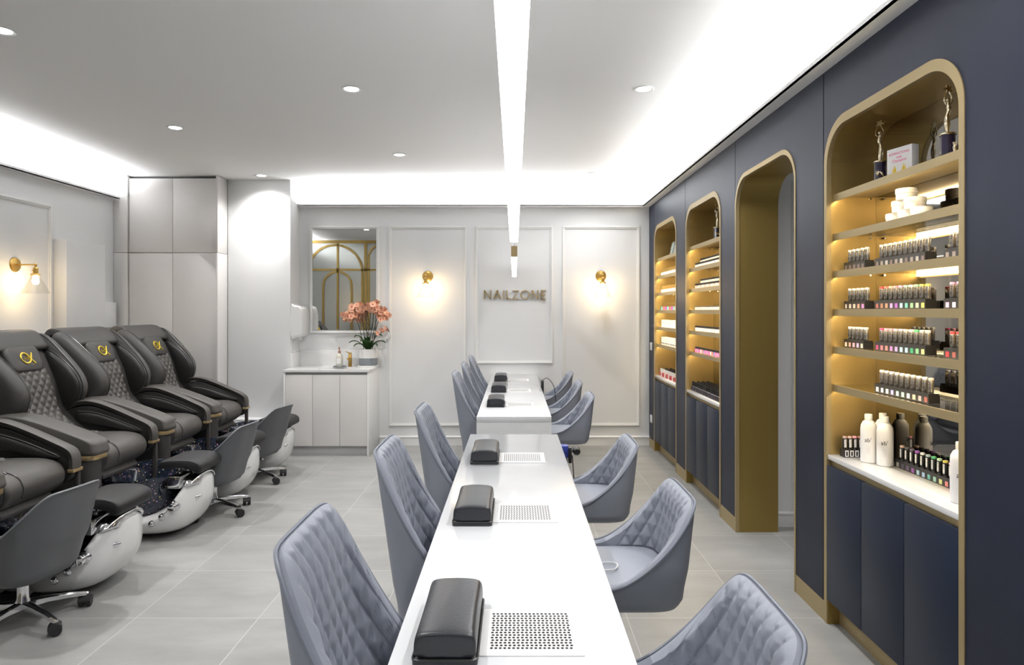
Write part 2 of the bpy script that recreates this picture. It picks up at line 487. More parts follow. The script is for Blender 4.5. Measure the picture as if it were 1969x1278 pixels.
# gold plinths below the navy pilasters
for i, (a, c) in enumerate(((7.21, YB), (5.88, 6.21), (4.556, 4.876), (3.245, 3.575), (YF, 2.233))):
    struct(box('trim_%d' % (13+i), (XR-.002, XR+.02, a+.001, c-.001, 0, PZ), 'gold_trim'))
# arched passage
o_ = arch(PASS[0], PASS[1], 0, ZT, RT); i_ = arch(PASS[0]+TW*.6, PASS[1]-TW*.6, 0, ZT-TW, RT-TW*.6)
struct(MB().prism(o_+i_[::-1], XR-.004, XR+.02, 'x').build('door_1', 'gold_trim'))
# reveal lining of the passage
oo = arch(PASS[0]-.02, PASS[1]+.02, 0, ZT+.02, RT+.02); ii = arch(PASS[0]+.012, PASS[1]-.012, 0, ZT-.012, RT-.012)
struct(MB().prism(oo+ii[::-1], XR+.02, XR+.285, 'x').build('trim_18', 'gold'))
# room beyond the passage
struct(box('wall_passage_back', (XR+.285, 3.3, 4.67, 4.77, 0, ZC), 'wall'))
struct(box('wall_passage_right', (3.2, 3.3, YF, 4.7, 0, ZC), 'wall'))
b = MB()
poly = [(YF, 0)] + arch(PASS[0]-.015, PASS[1]+.015, 0, ZT+.015, RT+.015) + [(4.68, 0), (4.68, ZC), (YF, ZC)]
struct(b.prism(poly, XR+.285, XR+.30, 'x').build('wall_passage_left', 'wall'))
baseboard('baseboard_passage', 'x', XR+.30, 3.2, 4.67)
frame_mould('trim_19', 1.93, 2.9, .3, 2.4, 4.67, 'b')

SHZ = [2.054, 1.867, 1.689, 1.5075, 1.3285, 1.147]
CTZ = .812
XN = 1.734
NAMES = ['far', 'middle', 'near']
for k, (a, c) in enumerate(NICHES):
    yc = (a+c)/2
    n = empty('display_niche', (XR, yc, 0), 'arched gold display niche with lit shelves, %s' % ['farthest, by the back wall', 'between the far niche and the passage', 'largest, nearest the camera with trophies on top'][k], 'shelving', group='arched gold niches in the navy wall')
    L0, L1 = a-yc, c-yc
    o_ = arch(L0, L1, 0, ZT, RT); i_ = arch(L0+TW, L1-TW, 0, ZT-TW*1.5, RT-TW)
    MB().prism(o_+i_[::-1], -.004, .018, 'x').build('arch_trim', 'gold_trim', n)
    i2 = arch(L0+TW-.001, L1-TW+.001, .76, ZT-TW*1.5+.001, RT-TW)
    o2 = arch(L0+.006, L1-.006, .76, ZT-.02, RT-.01)
    MB().prism(o2+i2[::-1], .018, XN-XR+.012, 'x').build('lining', 'gold_panel', n)
    i3 = arch(L0+TW, L1-TW, .80, ZT-TW*1.5, RT-TW)
    MB().prism(i3, XN-XR, XN-XR+.006, 'x').build('mirror_back', 'mirror', n)
    for z in SHZ:
        b = MB()
        y0, y1 = L0+TW+.002, L1-TW-.002
        b.box(.026, .034, y0, y1, z-.033, z)            # front lip
        b.mi = 0 if z > 2 else 1
        b.box(.034, XN-XR-.003, y0, y1, z-.011, z-.001)      # board: solid on top, glass below
        sh = b.build('shelf', ['gold_trim', 'shelf_glass'], n)
        MB().box(.036, .050, y0+.012, y1-.012, z-.0255, z-.0125).build('led_strip', 'shelf_led', sh)
        cl = MB()
        for yy in (y0, y1): cl.lathe([(.005, yy-.0), (.005, yy+(.012 if yy < 0 else -.012))], 10, (.20, 0, z-.02), 'y')
        cl.build('shelf_clip', 'chrome', sh)
    # base cabinet with three doors
    y0, y1 = a+TW, c-TW
    cb = empty('base_cabinet', (XR, yc, 0), 'navy three-door base cabinet under the %s niche' % NAMES[k], 'cabinet', group='navy base cabinets')
    MB().box(.02, XN-XR, y0-yc+.001, y1-yc-.001, .10, .787).build('carcass', 'gold_trim', cb)
    MB().box(.055, XN-XR, y0-yc+.001, y1-yc-.001, 0, .10).build('plinth', 'gold_trim', cb)
    b = MB(); b.box(.0, .055, y0-yc+.0005, y0-yc+.006, 0, .118); b.box(.0, .055, y1-yc-.006, y1-yc-.0005, 0, .118)
    b.build('plinth_end', 'gold', cb)
    W = (y1-y0)/3
    for j in range(3):
        MB().box(-.004, .018, y0-yc+j*W+.002, y0-yc+(j+1)*W-.002, .118, .760).build('door', 'navy_door', cb, bevel=.0015)
    ct = box('countertop', (XR+.001, XN-.001, y0+.001, y1-.001, .790, CTZ), 'quartz', bevel=.001)
    tag(ct, 'white stone countertop over the %s navy cabinet' % NAMES[k], 'countertop', 'white niche countertops')

# white switch plates on the far pilaster
for z, nm in ((1.11, 'upper'), (.32, 'lower')):
    o = box('wall_switch', (XR-.010, XR, 7.30, 7.38, z-.042, z+.042), 'white_plastic', bevel=.003)
    tag(o, '%s white switch plate on the far end of navy wall' % nm, 'switch', 'white plates on the navy wall')
    MB().box(-.003, 0, -.018, .018, -.02, .02).build('rocker', 'trim_white', o, loc=(XR-.010, 7.34, z), bevel=.001)

# ------------------------------------------------------------------ wardrobe
wd = empty('wardrobe', (-3.6, 6.94, 0), 'tall pale grey built-in wardrobe behind the massage chairs', 'wardrobe')
def wb(nm, x0, x1, y0, y1, z0, z1, m='cab_grey', bev=.0015): return MB().box(x0+3.6, x1+3.6, y0-6.94, y1-6.94, z0, z1).build(nm, m, wd, bevel=bev)
wb('carcass', XL+.002, -3.092, 6.99, YB-.002, .08, 2.86)
wb('plinth', XL+.002, -3.092, 7.02, 7.2, 0, .08)
for z0, z1 in ((.0, 2.098), (2.102, ZC-.004)):
    wb('filler_panel', XL+.002, -4.008, 6.94, 6.985, z0, z1)
    wb('side_panel', -3.090, -3.072, 6.94, 7.179, z0, z1)
X0, X1 = -4.004, -3.094
for i in range(2):
    xa = X0+(X1-X0)/2*i+.002; xb = X0+(X1-X0)/2*(i+1)-.002
    wb('door', xa, xb, 6.965, 6.988, .10, 2.096)
    wb('door', xa, xb, 6.965, 6.988, 2.104, 2.872)

# ------------------------------------------------------------------ sink unit
sk = empty('sink_cabinet', (-1.95, 7.2, 0), 'pale grey three-door sink cabinet against the back wall', 'cabinet')
def sb(nm, x0, x1, y0, y1, z0, z1, m='cab_grey', bev=.0015): return MB().box(x0+1.95, x1+1.95, y0-7.2, y1-7.2, z0, z1).build(nm, m, sk, bevel=bev)
sx0, sx1, sy = -2.39, -1.508, 6.935
sb('side_panel', sx0, sx0+.018, sy, YB-.001, 0, .865, 'trim_white'); sb('side_panel', sx1-.018, sx1, sy, YB-.001, 0, .865, 'trim_white')
sb('carcass', sx0+.018, sx1-.018, sy+.03, YB-.03, .1, .83); sb('toe_kick', sx0+.018, sx1-.018, sy+.03, sy+.05, 0, .1, 'toe_grey')
sb('finger_rail', sx0+.018, sx1-.018, sy+.022, sy+.03, .82, .865, 'toe_grey')
Wd = (sx1-sx0-.036)/3
for i in range(3): sb('door', sx0+.018+i*Wd+.0015, sx0+.018+(i+1)*Wd-.0015, sy, sy+.02, .10, .835)
# worktop with a basin cut-out, the basin, splashbacks
wt = empty('sink_worktop', (-1.95, 7.2, .865), 'thin white stone worktop with inset sink and splashback', 'worktop')
ox, oy, oz = -1.95, 7.2, .865
outer = rrect(sx0-ox-.005, sx1-ox+.005, sy-oy-.012, YB-oy-.001, .002, 1)
hole = rrect(-.16, .26, -.16, .10, .03, 4)
MB().prism(outer, 0, .022, 'z', [hole]).build('slab', 'quartz', wt)
b = MB(); r0 = rrect(-.163, .263, -.163, .103, .033, 4); r1 = rrect(-.15, .25, -.15, .09, .04, 4)
b.rings([[(x, y, 0) for x, y in r0], [(x, y, -.10) for x, y in r1], [(x*.98+.003, y*.95, -.012) for x, y in r1][:0] or [(x*.97, y*.97, -.115) for x, y in r1]], cap0=False)
b.build('basin', 'white_plastic', wt)
MB().box(sx0-ox, sx1-ox+.03, YB-oy-.014, YB-oy-.001, .022, .195).build('splashback', 'quartz', wt, bevel=.001)
MB().box(sx0-ox-.009, sx0-ox+.004, 7.185-oy, YB-oy-.001, .022, .18).build('splashback', 'quartz', wt, bevel=.001)
ZW = .887
# tap
tp = empty('basin_tap', (-1.80, 7.34, ZW), 'brushed gold basin tap behind the sink', 'tap')
MB().lathe([(.024, 0), (.024, .006), (.020, .008), (.019, .135), (.016, .14)], 20).build('body', 'brass', tp, smooth=True)
MB().tube([(0, 0, .09), (0, -.05, .10), (0, -.10, .092)], .011, 10).build('spout', 'brass', tp, smooth=True)
MB().tube([(0, 0, .142), (0, 0, .155)], .018, 14).tube([(-.01, 0, .15), (-.045, 0, .165)], .005, 8).build('handle', 'brass', tp, smooth=True)
# soap bottle on a tray
tr = MB().lathe([(.066, 0), (.070, .012), (.066, .014), (.060, .006), (.001, .006)], 24).build('soap_tray', 'pot_grey', smooth=True, loc=(-1.905, 7.30, ZW))
tag(tr, 'small round grey tray under the soap bottle', 'tray')
sp = empty('soap_dispenser', (-1.905, 7.30, ZW+.006), 'clear soap bottle with copper pump beside the tap', 'soap bottle')
MB().lathe([(.030, 0), (.037, .006), (.037, .10), (.030, .125), (.014, .14), (.014, .148)], 20).build('bottle', 'soap_glass', sp, smooth=True)
MB().box(-.022, .022, -.0385, -.036, .03, .09).build('label_sticker', 'white_matte', sp)
MB().lathe([(.016, .148), (.016, .165), (.006, .17), (.005, .205)], 14).tube([(0, 0, .205), (-.0, -.035, .20)], .007, 8).build('pump', 'copper', sp, smooth=True)
# hand towel dispenser on the side of the column
dp = empty('hand_dryer', (-2.40, 7.31, 1.22), 'white wall dispenser on the side of the column beside the mirror', 'dispenser')
b = MB(); pr = cat_closed([(.002, 0), (.06, -.005), (.115, .02), (.13, .12), (.125, .25), (.10, .32), (.04, .335), (.002, .33)], 40)
MB().rings([[(x*s+(.0 if s == 1 else .003), y, .165+(z-.165)*s) for x, z in pr] for y, s in ((-.13, .93), (-.12, 1), (.12, 1), (.13, .93))]).build('housing', 'white_plastic', dp, smooth=True)
MB().box(.03, .07, -.05, .05, -.04, .004).build('nozzle', 'white_plastic', dp, bevel=.004)
MB().tube([(.01, -.04, -.03), (.008, -.05, -.12), (.006, -.02, -.17)], .003).build('cable', 'white_plastic', dp)
o = box('wall_socket', (-2.40, -2.39, 7.24, 7.33, .985, 1.07), 'white_plastic', bevel=.003)
tag(o, 'white socket plate on the column below the dispenser', 'socket')

# orchid
orc = empty('potted_orchid', (-1.60, 7.335, ZW), 'coral orchid in a white and grey pot at the worktop end', 'plant')
MB().lathe([(.11, 0), (.115, .016), (.11, .018), (.095, .010), (.001, .010)], 28).build('saucer', 'pot_white', orc, smooth=True)
MB().lathe([(.096, .012), (.10, .018), (.10, .098), (.094, .098)], 32).build('pot_lower_band', 'pot_grey', orc, smooth=True)
MB().lathe([(.10, .098), (.101, .192), (.098, .195), (.092, .19), (.090, .172), (.001, .172)], 32).build('pot', 'pot_white', orc, smooth=True)
MB().lathe([(.001, .179), (.0905, .179), (.0905, .173)], 20).build('soil', 'stem', orc)
def leafm(b, az, ln, wdt, rise, droop):
    n = 8; vs = []; fs = []
    for i in range(n+1):
        t = i/n; r = .015+ln*t; z = .178+rise*math.sin(t*PI*.62)-droop*t*t
        ww = wdt*math.sin(PI*min(1, .12+t*.9))**.7
        for q, dz in ((-1, .012), (0, 0), (1, .012)):
            x = r*math.cos(az)-q*ww*math.sin(az); y = r*math.sin(az)+q*ww*math.cos(az); vs.append((x, min(y, .12), z+dz))
    for i in range(n):
        for q in range(2):
            a = i*3+q; fs.append((a, a+1, a+4, a+3))
    b.add(vs, fs)
for az, ln, wdt, rise, dr in ((200, .19, .028, .12, .03), (340, .20, .03, .12, .03), (250, .14, .035, .14, .04), (290, .15, .035, .13, .04), (170, .15, .03, .17, .02), (20, .14, .03, .18, .02), (225, .17, .03, .10, .05), (315, .17, .03, .10, .05), (270, .10, .03, .16, .03)):
    b = MB(); leafm(b, R(az), ln, wdt, rise, dr); b.build('leaf', 'leaf', orc, smooth=True)
fl = MB()
def flower(b, c, s, rx, rz):
    st = len(b.v)
    b.mi = 0
    for kk in range(5):
        a = 2*PI*kk/5+PI/2; ww = .62 if kk % 2 else .42
        pts = [(0, 0, .0)]
        for t in range(7):
            q = -1+2*t/6; pts.append((math.cos(a)*(.35+.65*math.cos(q*1.3))-math.sin(a)*q*ww, -.06-.18*math.cos(q), math.sin(a)*(.35+.65*math.cos(q*1.3))+math.cos(a)*q*ww))
        b.add(pts, [(0, i, i+1) for i in range(1, 7)])
    b.mi = 1
    b.sphere((0, -.16, -.08), .2, 6, 4)
    b.mi = 0
    mm = Matrix.Translation(c) @ Matrix.Rotation(rz, 4, 'Z') @ Matrix.Rotation(rx, 4, 'X') @ Matrix.Scale(s, 4)
    b.xform(mm, st)
rnd = random.Random(3)
tips = []
stemspec = [(-.05, -.16, .60), (-.03, -.08, .66), (-.01, -.02, .70), (.0, .03, .71), (.02, .08, .69), (.03, .12, .66), (.045, .15, .60), (.01, -.12, .64), (.05, .19, .50)]
for i, (bx_, tx, tz) in enumerate(stemspec):
    by = rnd.uniform(-.03, .03); ty = rnd.uniform(-.07, .02)
    pts = cat_open([(bx_*.8, by, .178), (bx_*1.4, by, .33), (tx*.7, (by+ty)/2, .48 if tz > .55 else .36), (tx, ty, tz-.06), (tx+(-.07 if tx < 0 else .05), ty-.05, tz-.07 if i != 8 else tz-.12)], 14)
    MB().tube(pts, .0035, 6).build('flower_stem', 'stem', orc, smooth=True)
    tips.append((tx, ty, tz, pts))
for tx, ty, tz, pts in tips[:-1]:
    for q in range(9):
        p = pts[-1-int(q*.55)]
        c = (p[0]+rnd.uniform(-.05, .05), min(p[1]+rnd.uniform(-.06, .05), .08), max(p[2], .53)+rnd.uniform(-.03, .055))
        flower(fl, c, rnd.uniform(.028, .040), rnd.uniform(-.5, .5), rnd.uniform(-.9, .9))
for q in range(8): flower(fl, (-.20-rnd.uniform(0, .07), rnd.uniform(-.08, 0), .55+rnd.uniform(-.05, .05)), .028, rnd.uniform(-.5, .5), rnd.uniform(-.6, .6))
for q in range(7): flower(fl, (.10+q*.018, rnd.uniform(-.06, 0), .36+q*.012+rnd.uniform(-.03, .03)), .022, rnd.uniform(-.5, .5), rnd.uniform(-.6, .6))
for kx in range(1):
    fl.build('blossoms', ['petal', 'petal_core'], orc, smooth=True)

# ------------------------------------------------------------------ wall sign
sg = empty('wall_sign', (bx(930.7), YB, bz(575.3)), 'thin gold NAILZONE letters mounted on the middle wall panel', 'sign')
LH = .102; ST = .0125
def bar(b, x0, z0, x1, z1, t=ST):
    d = Vector((x1-x0, z1-z0)); L_ = d.length; d /= L_; nx, nz = -d.y*t/2, d.x*t/2
    b.prism([(x0+nx, z0+nz), (x1+nx, z1+nz), (x1-nx, z1-nz), (x0-nx, z0-nz)], -.022, -.006, 'y')
def letter(ch, x, wdt, t=ST):
    b = MB(); h = t/2
    if ch == 'N': bar(b, h, 0, h, LH); bar(b, wdt-h, 0, wdt-h, LH); bar(b, h, LH-h*.6, wdt-h, h*.6)
    if ch == 'A': bar(b, h, 0, wdt/2, LH); bar(b, wdt-h, 0, wdt/2, LH); bar(b, wdt*.2, LH*.33, wdt*.8, LH*.33)
    if ch == 'I': bar(b, h, 0, h, LH)
    if ch == 'L': bar(b, h, 0, h, LH); bar(b, 0, h, wdt, h)
    if ch == 'Z': bar(b, 0, LH-h, wdt, LH-h, t*.8); bar(b, 0, h, wdt, h, t*.8); bar(b, wdt-h, LH-h, h, h, t*.8)
    if ch == 'E': bar(b, h, 0, h, LH); bar(b, 0, h, wdt, h); bar(b, 0, LH-h, wdt, LH-h); bar(b, 0, LH/2, wdt*.9, LH/2)
    if ch == 'O':
        o1 = [(wdt/2+wdt/2*math.cos(2*PI*k/40), LH/2+LH/2*math.sin(2*PI*k/40)) for k in range(40)]
        o2 = [(wdt/2+(wdt/2-t)*math.cos(2*PI*k/40), LH/2+(LH/2-t)*math.sin(2*PI*k/40)) for k in range(40)]
        b.prism(o1, -.022, -.006, 'y', [o2])
    b.box(wdt*.3 if ch not in 'IL' else .002, (wdt*.3 if ch not in 'IL' else .002)+.006, -.008, 0, (LH/3 if ch == 'A' else h)-.002, (LH/3 if ch == 'A' else h)+.002) if ch in 'AIL' else None
    b.build('letter', 'gold_letter', sg, loc=(x, 0, 0))
xs = 0
for ch, wdt, gap in (('N', .080, .022), ('A', .094, .018), ('I', .0125, .024), ('L', .056, .008), ('Z', .074, .016), ('O', .104, .020), ('N', .078, .026), ('E', .056, 0)):
    letter(ch, xs, wdt); xs += wdt+gap

# ------------------------------------------------------------------ wall sconces
def sconce(loc, rz, label):
    r = empty('wall_sconce', loc, label, 'wall lamp', rz, 'brass wall sconces with clear glass shades')
    # local: wall plane y=0, arm along -y
    MB().lathe([(.001, -.018), (.03, -.018), (.056, -.012), (.061, -.004), (.061, 0)], 32, axis='y').build('back_plate', 'brass', r, smooth=True)
    MB().tube([(0, -.01, 0), (0, -.165, 0), (0, -.173, 0)], .0065, 10).sphere((0, -.173, 0), .013).tube([(0, -.173, 0), (0, -.173, -.03)], .008, 10).build('arm', 'brass', r, smooth=True)
    MB().lathe([(.010, -.02), (.020, -.03), (.020, -.072), (.033, -.076), (.036, -.080), (.036, -.088), (.012, -.090)], 24, (0, -.173, 0)).tube([(-.018, -.173, -.05), (-.042, -.173, -.05)], .003, 6).build('lamp_holder', 'brass', r, smooth=True)
    MB().rings([[(rr*math.cos(2*PI*k/32), -.173+rr*math.sin(2*PI*k/32), z) for k in range(32)] for rr, z in ((.030, -.086), (.034, -.10), (.098, -.232), (.103, -.238))], False, False).build('glass_shade', 'glass', r, smooth=True)
    MB().lathe([(.001, -.165), (.018, -.160), (.026, -.140), (.022, -.115), (.012, -.095), (.011, -.088)], 16, (0, -.173, 0)).build('bulb', 'bulb', r, smooth=True)
    l = bpy.data.lights.new('sconce_light', 'POINT'); l.energy = P_SCONCE; l.color = (1, .74, .42); l.shadow_soft_size = .03
    lo = bpy.data.objects.new('sconce_light', l); C.objects.link(lo); lo.parent = r; lo.location = (0, -.173, -.185)
sconce((bx(822.4), YB, bz(531.2)), 0, 'brass sconce on the back wall left of the sign')
sconce((bx(1155.2), YB, bz(530.6)), 0, 'brass sconce on the back wall right of the sign')
sconce((XL, 5.57, 1.881), PI/2, 'brass swing-arm sconce on the left wall above the massage chairs')

# ------------------------------------------------------------------ ceiling downlights
def downlight(x, y, label, p=P_DOWN):
    r = empty('ceiling_downlight', (x, y, ZC), label, 'downlight', group='recessed white ceiling downlights')
    b = MB(); b.rings([[(rr*math.cos(2*PI*k/36), rr*math.sin(2*PI*k/36), z) for k in range(36)] for rr, z in ((.064, 0), (.064, -.004), (.058, -.007), (.046, -.004), (.044, 0))], False, False)
    b.build('bezel', 'white_plastic', r, smooth=True)
    MB().lathe([(.001, -.0015), (.045, -.0015), (.045, 0)], 32).build('lens', 'lens', r)
    l = bpy.data.lights.new('downlight_beam', 'SPOT'); l.energy = p*6; l.color = (1, .985, .965); l.spot_size = R(140); l.spot_blend = 1.0; l.shadow_soft_size = .045
    lo = bpy.data.objects.new('downlight_beam', l); C.objects.link(lo); lo.parent = r; lo.location = (0, 0, -.012)
for x, y, t in ((-2.595, 5.13, 'downlight in the ceiling over the second massage chair from the wardrobe'), (-1.03, 4.235, 'larger downlight left of the long pendant light'), (.816, 4.235, 'downlight right of the pendant, ahead of the arched passage'),
                (-1.034, 6.02, 'downlight left of the pendant, farther toward the back wall'), (.805, 6.854, 'smallest downlight right of the pendant near the back wall'), (-2.62, 6.946, 'downlight washing the white column beside the wardrobe'),
                (-2.56, 3.35, 'downlight cut by the left edge of the photo')):
    downlight(x, y, t, P_DOWN*(.7 if y > 6.9 else .5 if y > 6.8 else 1))
for x, y in ((.816, 1.9), (-1.03, 1.9), (-1.03, -.6), (.816, -.6), (-2.6, .9)):  # unseen downlights added to light the room
    downlight(x, y, 'added downlight in the ceiling out of view, for fill light')
downlight(2.45, 3.4, 'added unseen downlight lighting the room beyond the passage', 5)  # lamp added out of sight to light the space past the arch

# ------------------------------------------------------------------ linear pendants
def pendant(y0, y1, label):
    r = empty('pendant_light', (-.003, (y0+y1)/2, 1.87), label, 'pendant light', group='long linear pendants over the nail tables')
    h = (y1-y0)/2
    b = MB(); b.box(-.0213, .0213, -h, h, .006, .070)
    b.box(-.0213, .0213, -h-.004, -h, -.002, .073); b.box(-.0213, .0213, h, h+.004, -.002, .073)
    b.build('housing', 'gold_letter', r)
    MB().box(-.0215, .0215, -h, h, -.003, .0058).build('diffuser', 'pendant', r)
    MB().box(-.016, .016, -h, h, .0705, .073).build('upper_diffuser', 'added_uplight_glow', r)  # glowing strip added on top of the housing to brighten the ceiling
    b = MB()
    for yy in (-h+.02, h-.02, 0): b.tube([(0, yy, .072), (0, yy, ZC-1.87-.001)], .0008, 5)
    b.build('suspension_wire', 'chrome', r)
pendant(.3, 3.60, 'long white linear pendant over the near nail table')
pendant(4.60, 7.30, 'shorter linear pendant with bronze end over the far nail table')

# ------------------------------------------------------------------ nail tables
TX0, TX1, TZ = -.255, .247, .79
def table(y0, y1, label, name='nail_table'):
    r = empty(name, (0, y0, 0), label, 'table', group='white stone nail tables')
    L_ = y1-y0
    MB().box(TX0, TX1, 0, L_, TZ-.04, TZ).build('tabletop', 'table_stone', r, bevel=.002)
    for yy in (0, L_-.03): MB().box(TX0, TX1, yy, yy+.03, 0, TZ-.04).build('end_panel', 'marble', r)
    return r
table(4.494, YB-.002, 'white stone nail table against the back wall')
table(.85, 3.858, 'long white stone nail table nearest the camera')

# hand rests and extractor grilles
HY = [1.34, 2.21, 3.094, 4.924, 5.81, 6.72]
tn = ['near table, closest to the camera', 'near table, middle one', 'near table, farthest end', 'far table, nearest end', 'far table, middle one', 'far table, by the back wall']
hr0 = None
for i, y in enumerate(HY):
    lab = 'black padded hand rest on the %s' % tn[i]
    if hr0 is None:
        hr0 = empty('hand_rest', (-.14, y, TZ), lab, 'hand rest', group='black leather hand rests')
        prof = [(-.062, .011), (-.064, .022), (-.0635, .045), (-.060, .060), (-.050, .0655), (-.025, .068), (0, .069), (.025, .068), (.050, .0655), (.060, .060), (.0635, .045), (.064, .022), (.062, .011)]
        b = MB(); rs = []
        for t, s, zs_ in ((.003, .96, .84), (.004, .985, .91), (.012, 1, .955), (.03, .99, .975), (.08, .975, 1), (.145, .97, 1), (.21, .975, 1), (.26, .99, .975), (.278, 1, .955), (.286, .985, .91), (.287, .96, .84)):
            rs.append([(x*s, t, .010+(z-.010)*zs_) for x, z in prof])
        b.rings(rs); b.build('cushion', 'black_leather', hr0, smooth=True, angle=R(50), sub=1)
        MB().prism(rrect(-.066, .066, -.002, .292, .012), 0, .010, 'z').build('base_board', 'black_leather', hr0, bevel=.003)
        MB().tube([(x, y_, .0115) for x, y_ in rrect(-.065, .065, -.001, .291, .012)], .003, 6, closed=True).build('piping', 'black_plastic', hr0, smooth=True)
    else: dup(hr0, (-.14, y, TZ), lab)
gr0 = None
for i, y in enumerate(HY):
    lab = 'perforated white extractor grille on the %s' % tn[i]
    y = y+.037
    if gr0 is None:
        gr0 = empty('extractor_grille', (.036, y, TZ), lab, 'grille', group='perforated extractor grilles')
        MB().prism(rrect(-.109, .109, 0, .216, .003, 2), 0, .0025, 'z', [rrect(-.0885, .0885, .026, .196, .001, 1)]).build('rim', 'white_matte', gr0, bevel=.0006)
        b = MB(); nc, nr = 19, 15; cw, chh = .177/nc, .170/nr
        for j in range(nr):
            for i_ in range(nc):
                off = .25 if j % 2 else -.25
                cx = -.0885+(i_+.5)*cw; cy = .026+(j+.5)*chh; hx = cx+off*cw
                q = [(cx-cw/2, cy-chh/2), (cx, cy-chh/2), (cx+cw/2, cy-chh/2), (cx+cw/2, cy), (cx+cw/2, cy+chh/2), (cx, cy+chh/2), (cx-cw/2, cy+chh/2), (cx-cw/2, cy)]
                rr = .0034; ry = .0044
                hx = max(cx-cw/2+rr+.0004, min(cx+cw/2-rr-.0004, hx))
                hh = [(hx+rr*math.cos(R(225+45*m_)), cy+ry*math.sin(R(225+45*m_))) for m_ in range(8)]
                b.add([(x, yy, .0018) for x, yy in q]+[(x, yy, .0018) for x, yy in hh], [(m_, (m_+1) % 8, 8+(m_+1) % 8, 8+m_) for m_ in range(8)])
        b.build('mesh_plate', 'white_matte', gr0)
        MB().box(-.089, .089, .0255, .1965, .0002, .0006).build('filter', 'black_plastic', gr0)  # dark sheet standing in for the shaded hollow under the holes
    else: dup(gr0, (.036, y, TZ), lab)

# ------------------------------------------------------------------ bucket chairs
def superell(A, B, n, N):
    raw = []
    for i in range(800):
        t = -PI+2*PI*i/800; c, s = math.cos(t), math.sin(t)
        raw.append((-A*math.copysign(abs(c)**(2/n), c), B*math.copysign(abs(s)**(2/n), s)))
    # start at the front centre (theta=-pi -> x=+A), resample by arc length
    d = [0]
    for i in range(1, 801): p, q = raw[i-1], raw[i % 800]; d.append(d[-1]+math.hypot(q[0]-p[0], q[1]-p[1]))
    T = d[-1]; out = []; sl = []; j = 0
    for k in range(N):
        t = T*k/N
        while d[j+1] < t: j += 1
        f = (t-d[j])/(d[j+1]-d[j]+1e-12); p, q = raw[j], raw[(j+1) % 800]
        out.append((p[0]+(q[0]-p[0])*f, p[1]+(q[1]-p[1])*f)); sl.append(t-T/2)
    return out, sl
def bucket(name, loc, rz, label, cat, group, A=.22, B=.235, zb=.44, zs=.54, zt=1.03, lean=.07, quilt=True, run=1.0, thick=.035, mats=('leather', 'leather_out', 'leather_pipe'), n=5.2, low=.93, topn=.98):
    r = empty(name, loc, label, cat, rz, group)
    N = 320 if quilt else 144; plan, sl = superell(A, B, n, N)
    RIM = [(0, 1), (.012, .995), (.025, .94), (.040, .82), (.060, .69), (.090, .53), (.130, .36), (.165, .24), (.20, .14), (.24, .05), (.28, .0)]
    def hr(x):
        f = (x+A)/run; s = 0
        for (a, p), (b_, q) in zip(RIM, RIM[1:]):
            if a <= f <= b_: s = p+(q-p)*(f-a)/(b_-a)
        if f <= 0: s = 1
        return zs+.012+(zt-zs-.012)*s
    hs = [hr(x) for x, y in plan]
    for _ in range(6 if quilt else 2): hs = [(hs[i-2]+hs[i-1]+hs[i]+hs[(i+1) % N]+hs[(i+2) % N])/5 for i in range(N)]
    def P(i, z, k, out=0):
        x, y = plan[i]; q = max(0, (z-zs)/(zt-zs))
        # narrow slightly toward the top, round the upper corners
        f = k*(1-(1-topn)*q)
        return (x*k-lean*q, y*f, z)
    ki = 1-thick/A
    outer = []; K = 16
    for j in range(K+1):
        t = j/K; ring = []
        for i in range(N):
            h = hs[i]; z = zb+.035+(h-.008-zb-.035)*t
            k = low+(1-low)*min(1, ((z-zb)/(zs-zb+.06)))**.8
            ring.append(P(i, z, k))
        outer.append(ring)
    under = [[P(i, zb, .30) for i in range(N)], [P(i, zb, low*.86) for i in range(N)], [P(i, zb+.006, low*.945) for i in range(N)], [P(i, zb+.018, low*.985) for i in range(N)]]
    cap = [[P(i, hs[i]-.001, .992) for i in range(N)], [P(i, hs[i]+.004, 1-thick/A*.35) for i in range(N)]]
    MB().rings(under+outer+cap, True, False).build('shell', mats[1], r, smooth=True, angle=R(85))
    # inner padding
    rings = []; KI = 80 if quilt else 12
    cx = lambda i: plan[i]
    for j in range(KI+1):
        t = j/KI; ring = []
        for i in range(N):
            h = hs[i]+.004; z = h-(h-(zs-.01))*t
            k = 1-thick/A*(.35+.65*min(1, t*6)**.6)
            p = Vector(P(i, z, k))
            hh = h-zs
            if quilt and hh > .05:
                e = min(1, (h-z)/.012, max(0, (z-zs)/.012)) * min(1, (hh-.05)/.04)
                u = sl[i]/.060; v = (z-zs)/.098
                a, c_ = abs(math.sin(PI*(u+v))), abs(math.sin(PI*(u-v)))
                d = (min(a, c_)**.6)*.011*e
                nx, ny = -plan[i][0], -plan[i][1]; l_ = math.hypot(nx, ny)
                # inward direction approximated from the superellipse normal
                gx = -math.copysign(abs(plan[i][0]/A)**(n-1)/A, plan[i][0]); gy = -math.copysign(abs(plan[i][1]/B)**(n-1)/B, plan[i][1]); gl = math.hypot(gx, gy)+1e-9
                p.x += gx/gl*d; p.y += gy/gl*d
            ring.append(tuple(p))
        rings.append(ring)
    MB().rings(rings, False, False).build('backrest', mats[0], r, smooth=True, angle=R(85))
    st = []
    for k, dz in ((ki*1.0, -.03), (ki*1.0, -.004), (ki*.985, .004), (ki*.9, .010), (ki*.6, .014), (ki*.2, .015)):
        st.append([(x*k, y*k, zs+dz) for x, y in plan])
    MB().rings(st, False, True).build('seat', mats[0], r, smooth=True, angle=R(85))
    MB().tube([P(i, hs[i]+.001, 1.001) for i in range(N)], .0045, 6, closed=True).build('piping', mats[2], r, smooth=True)
    return r
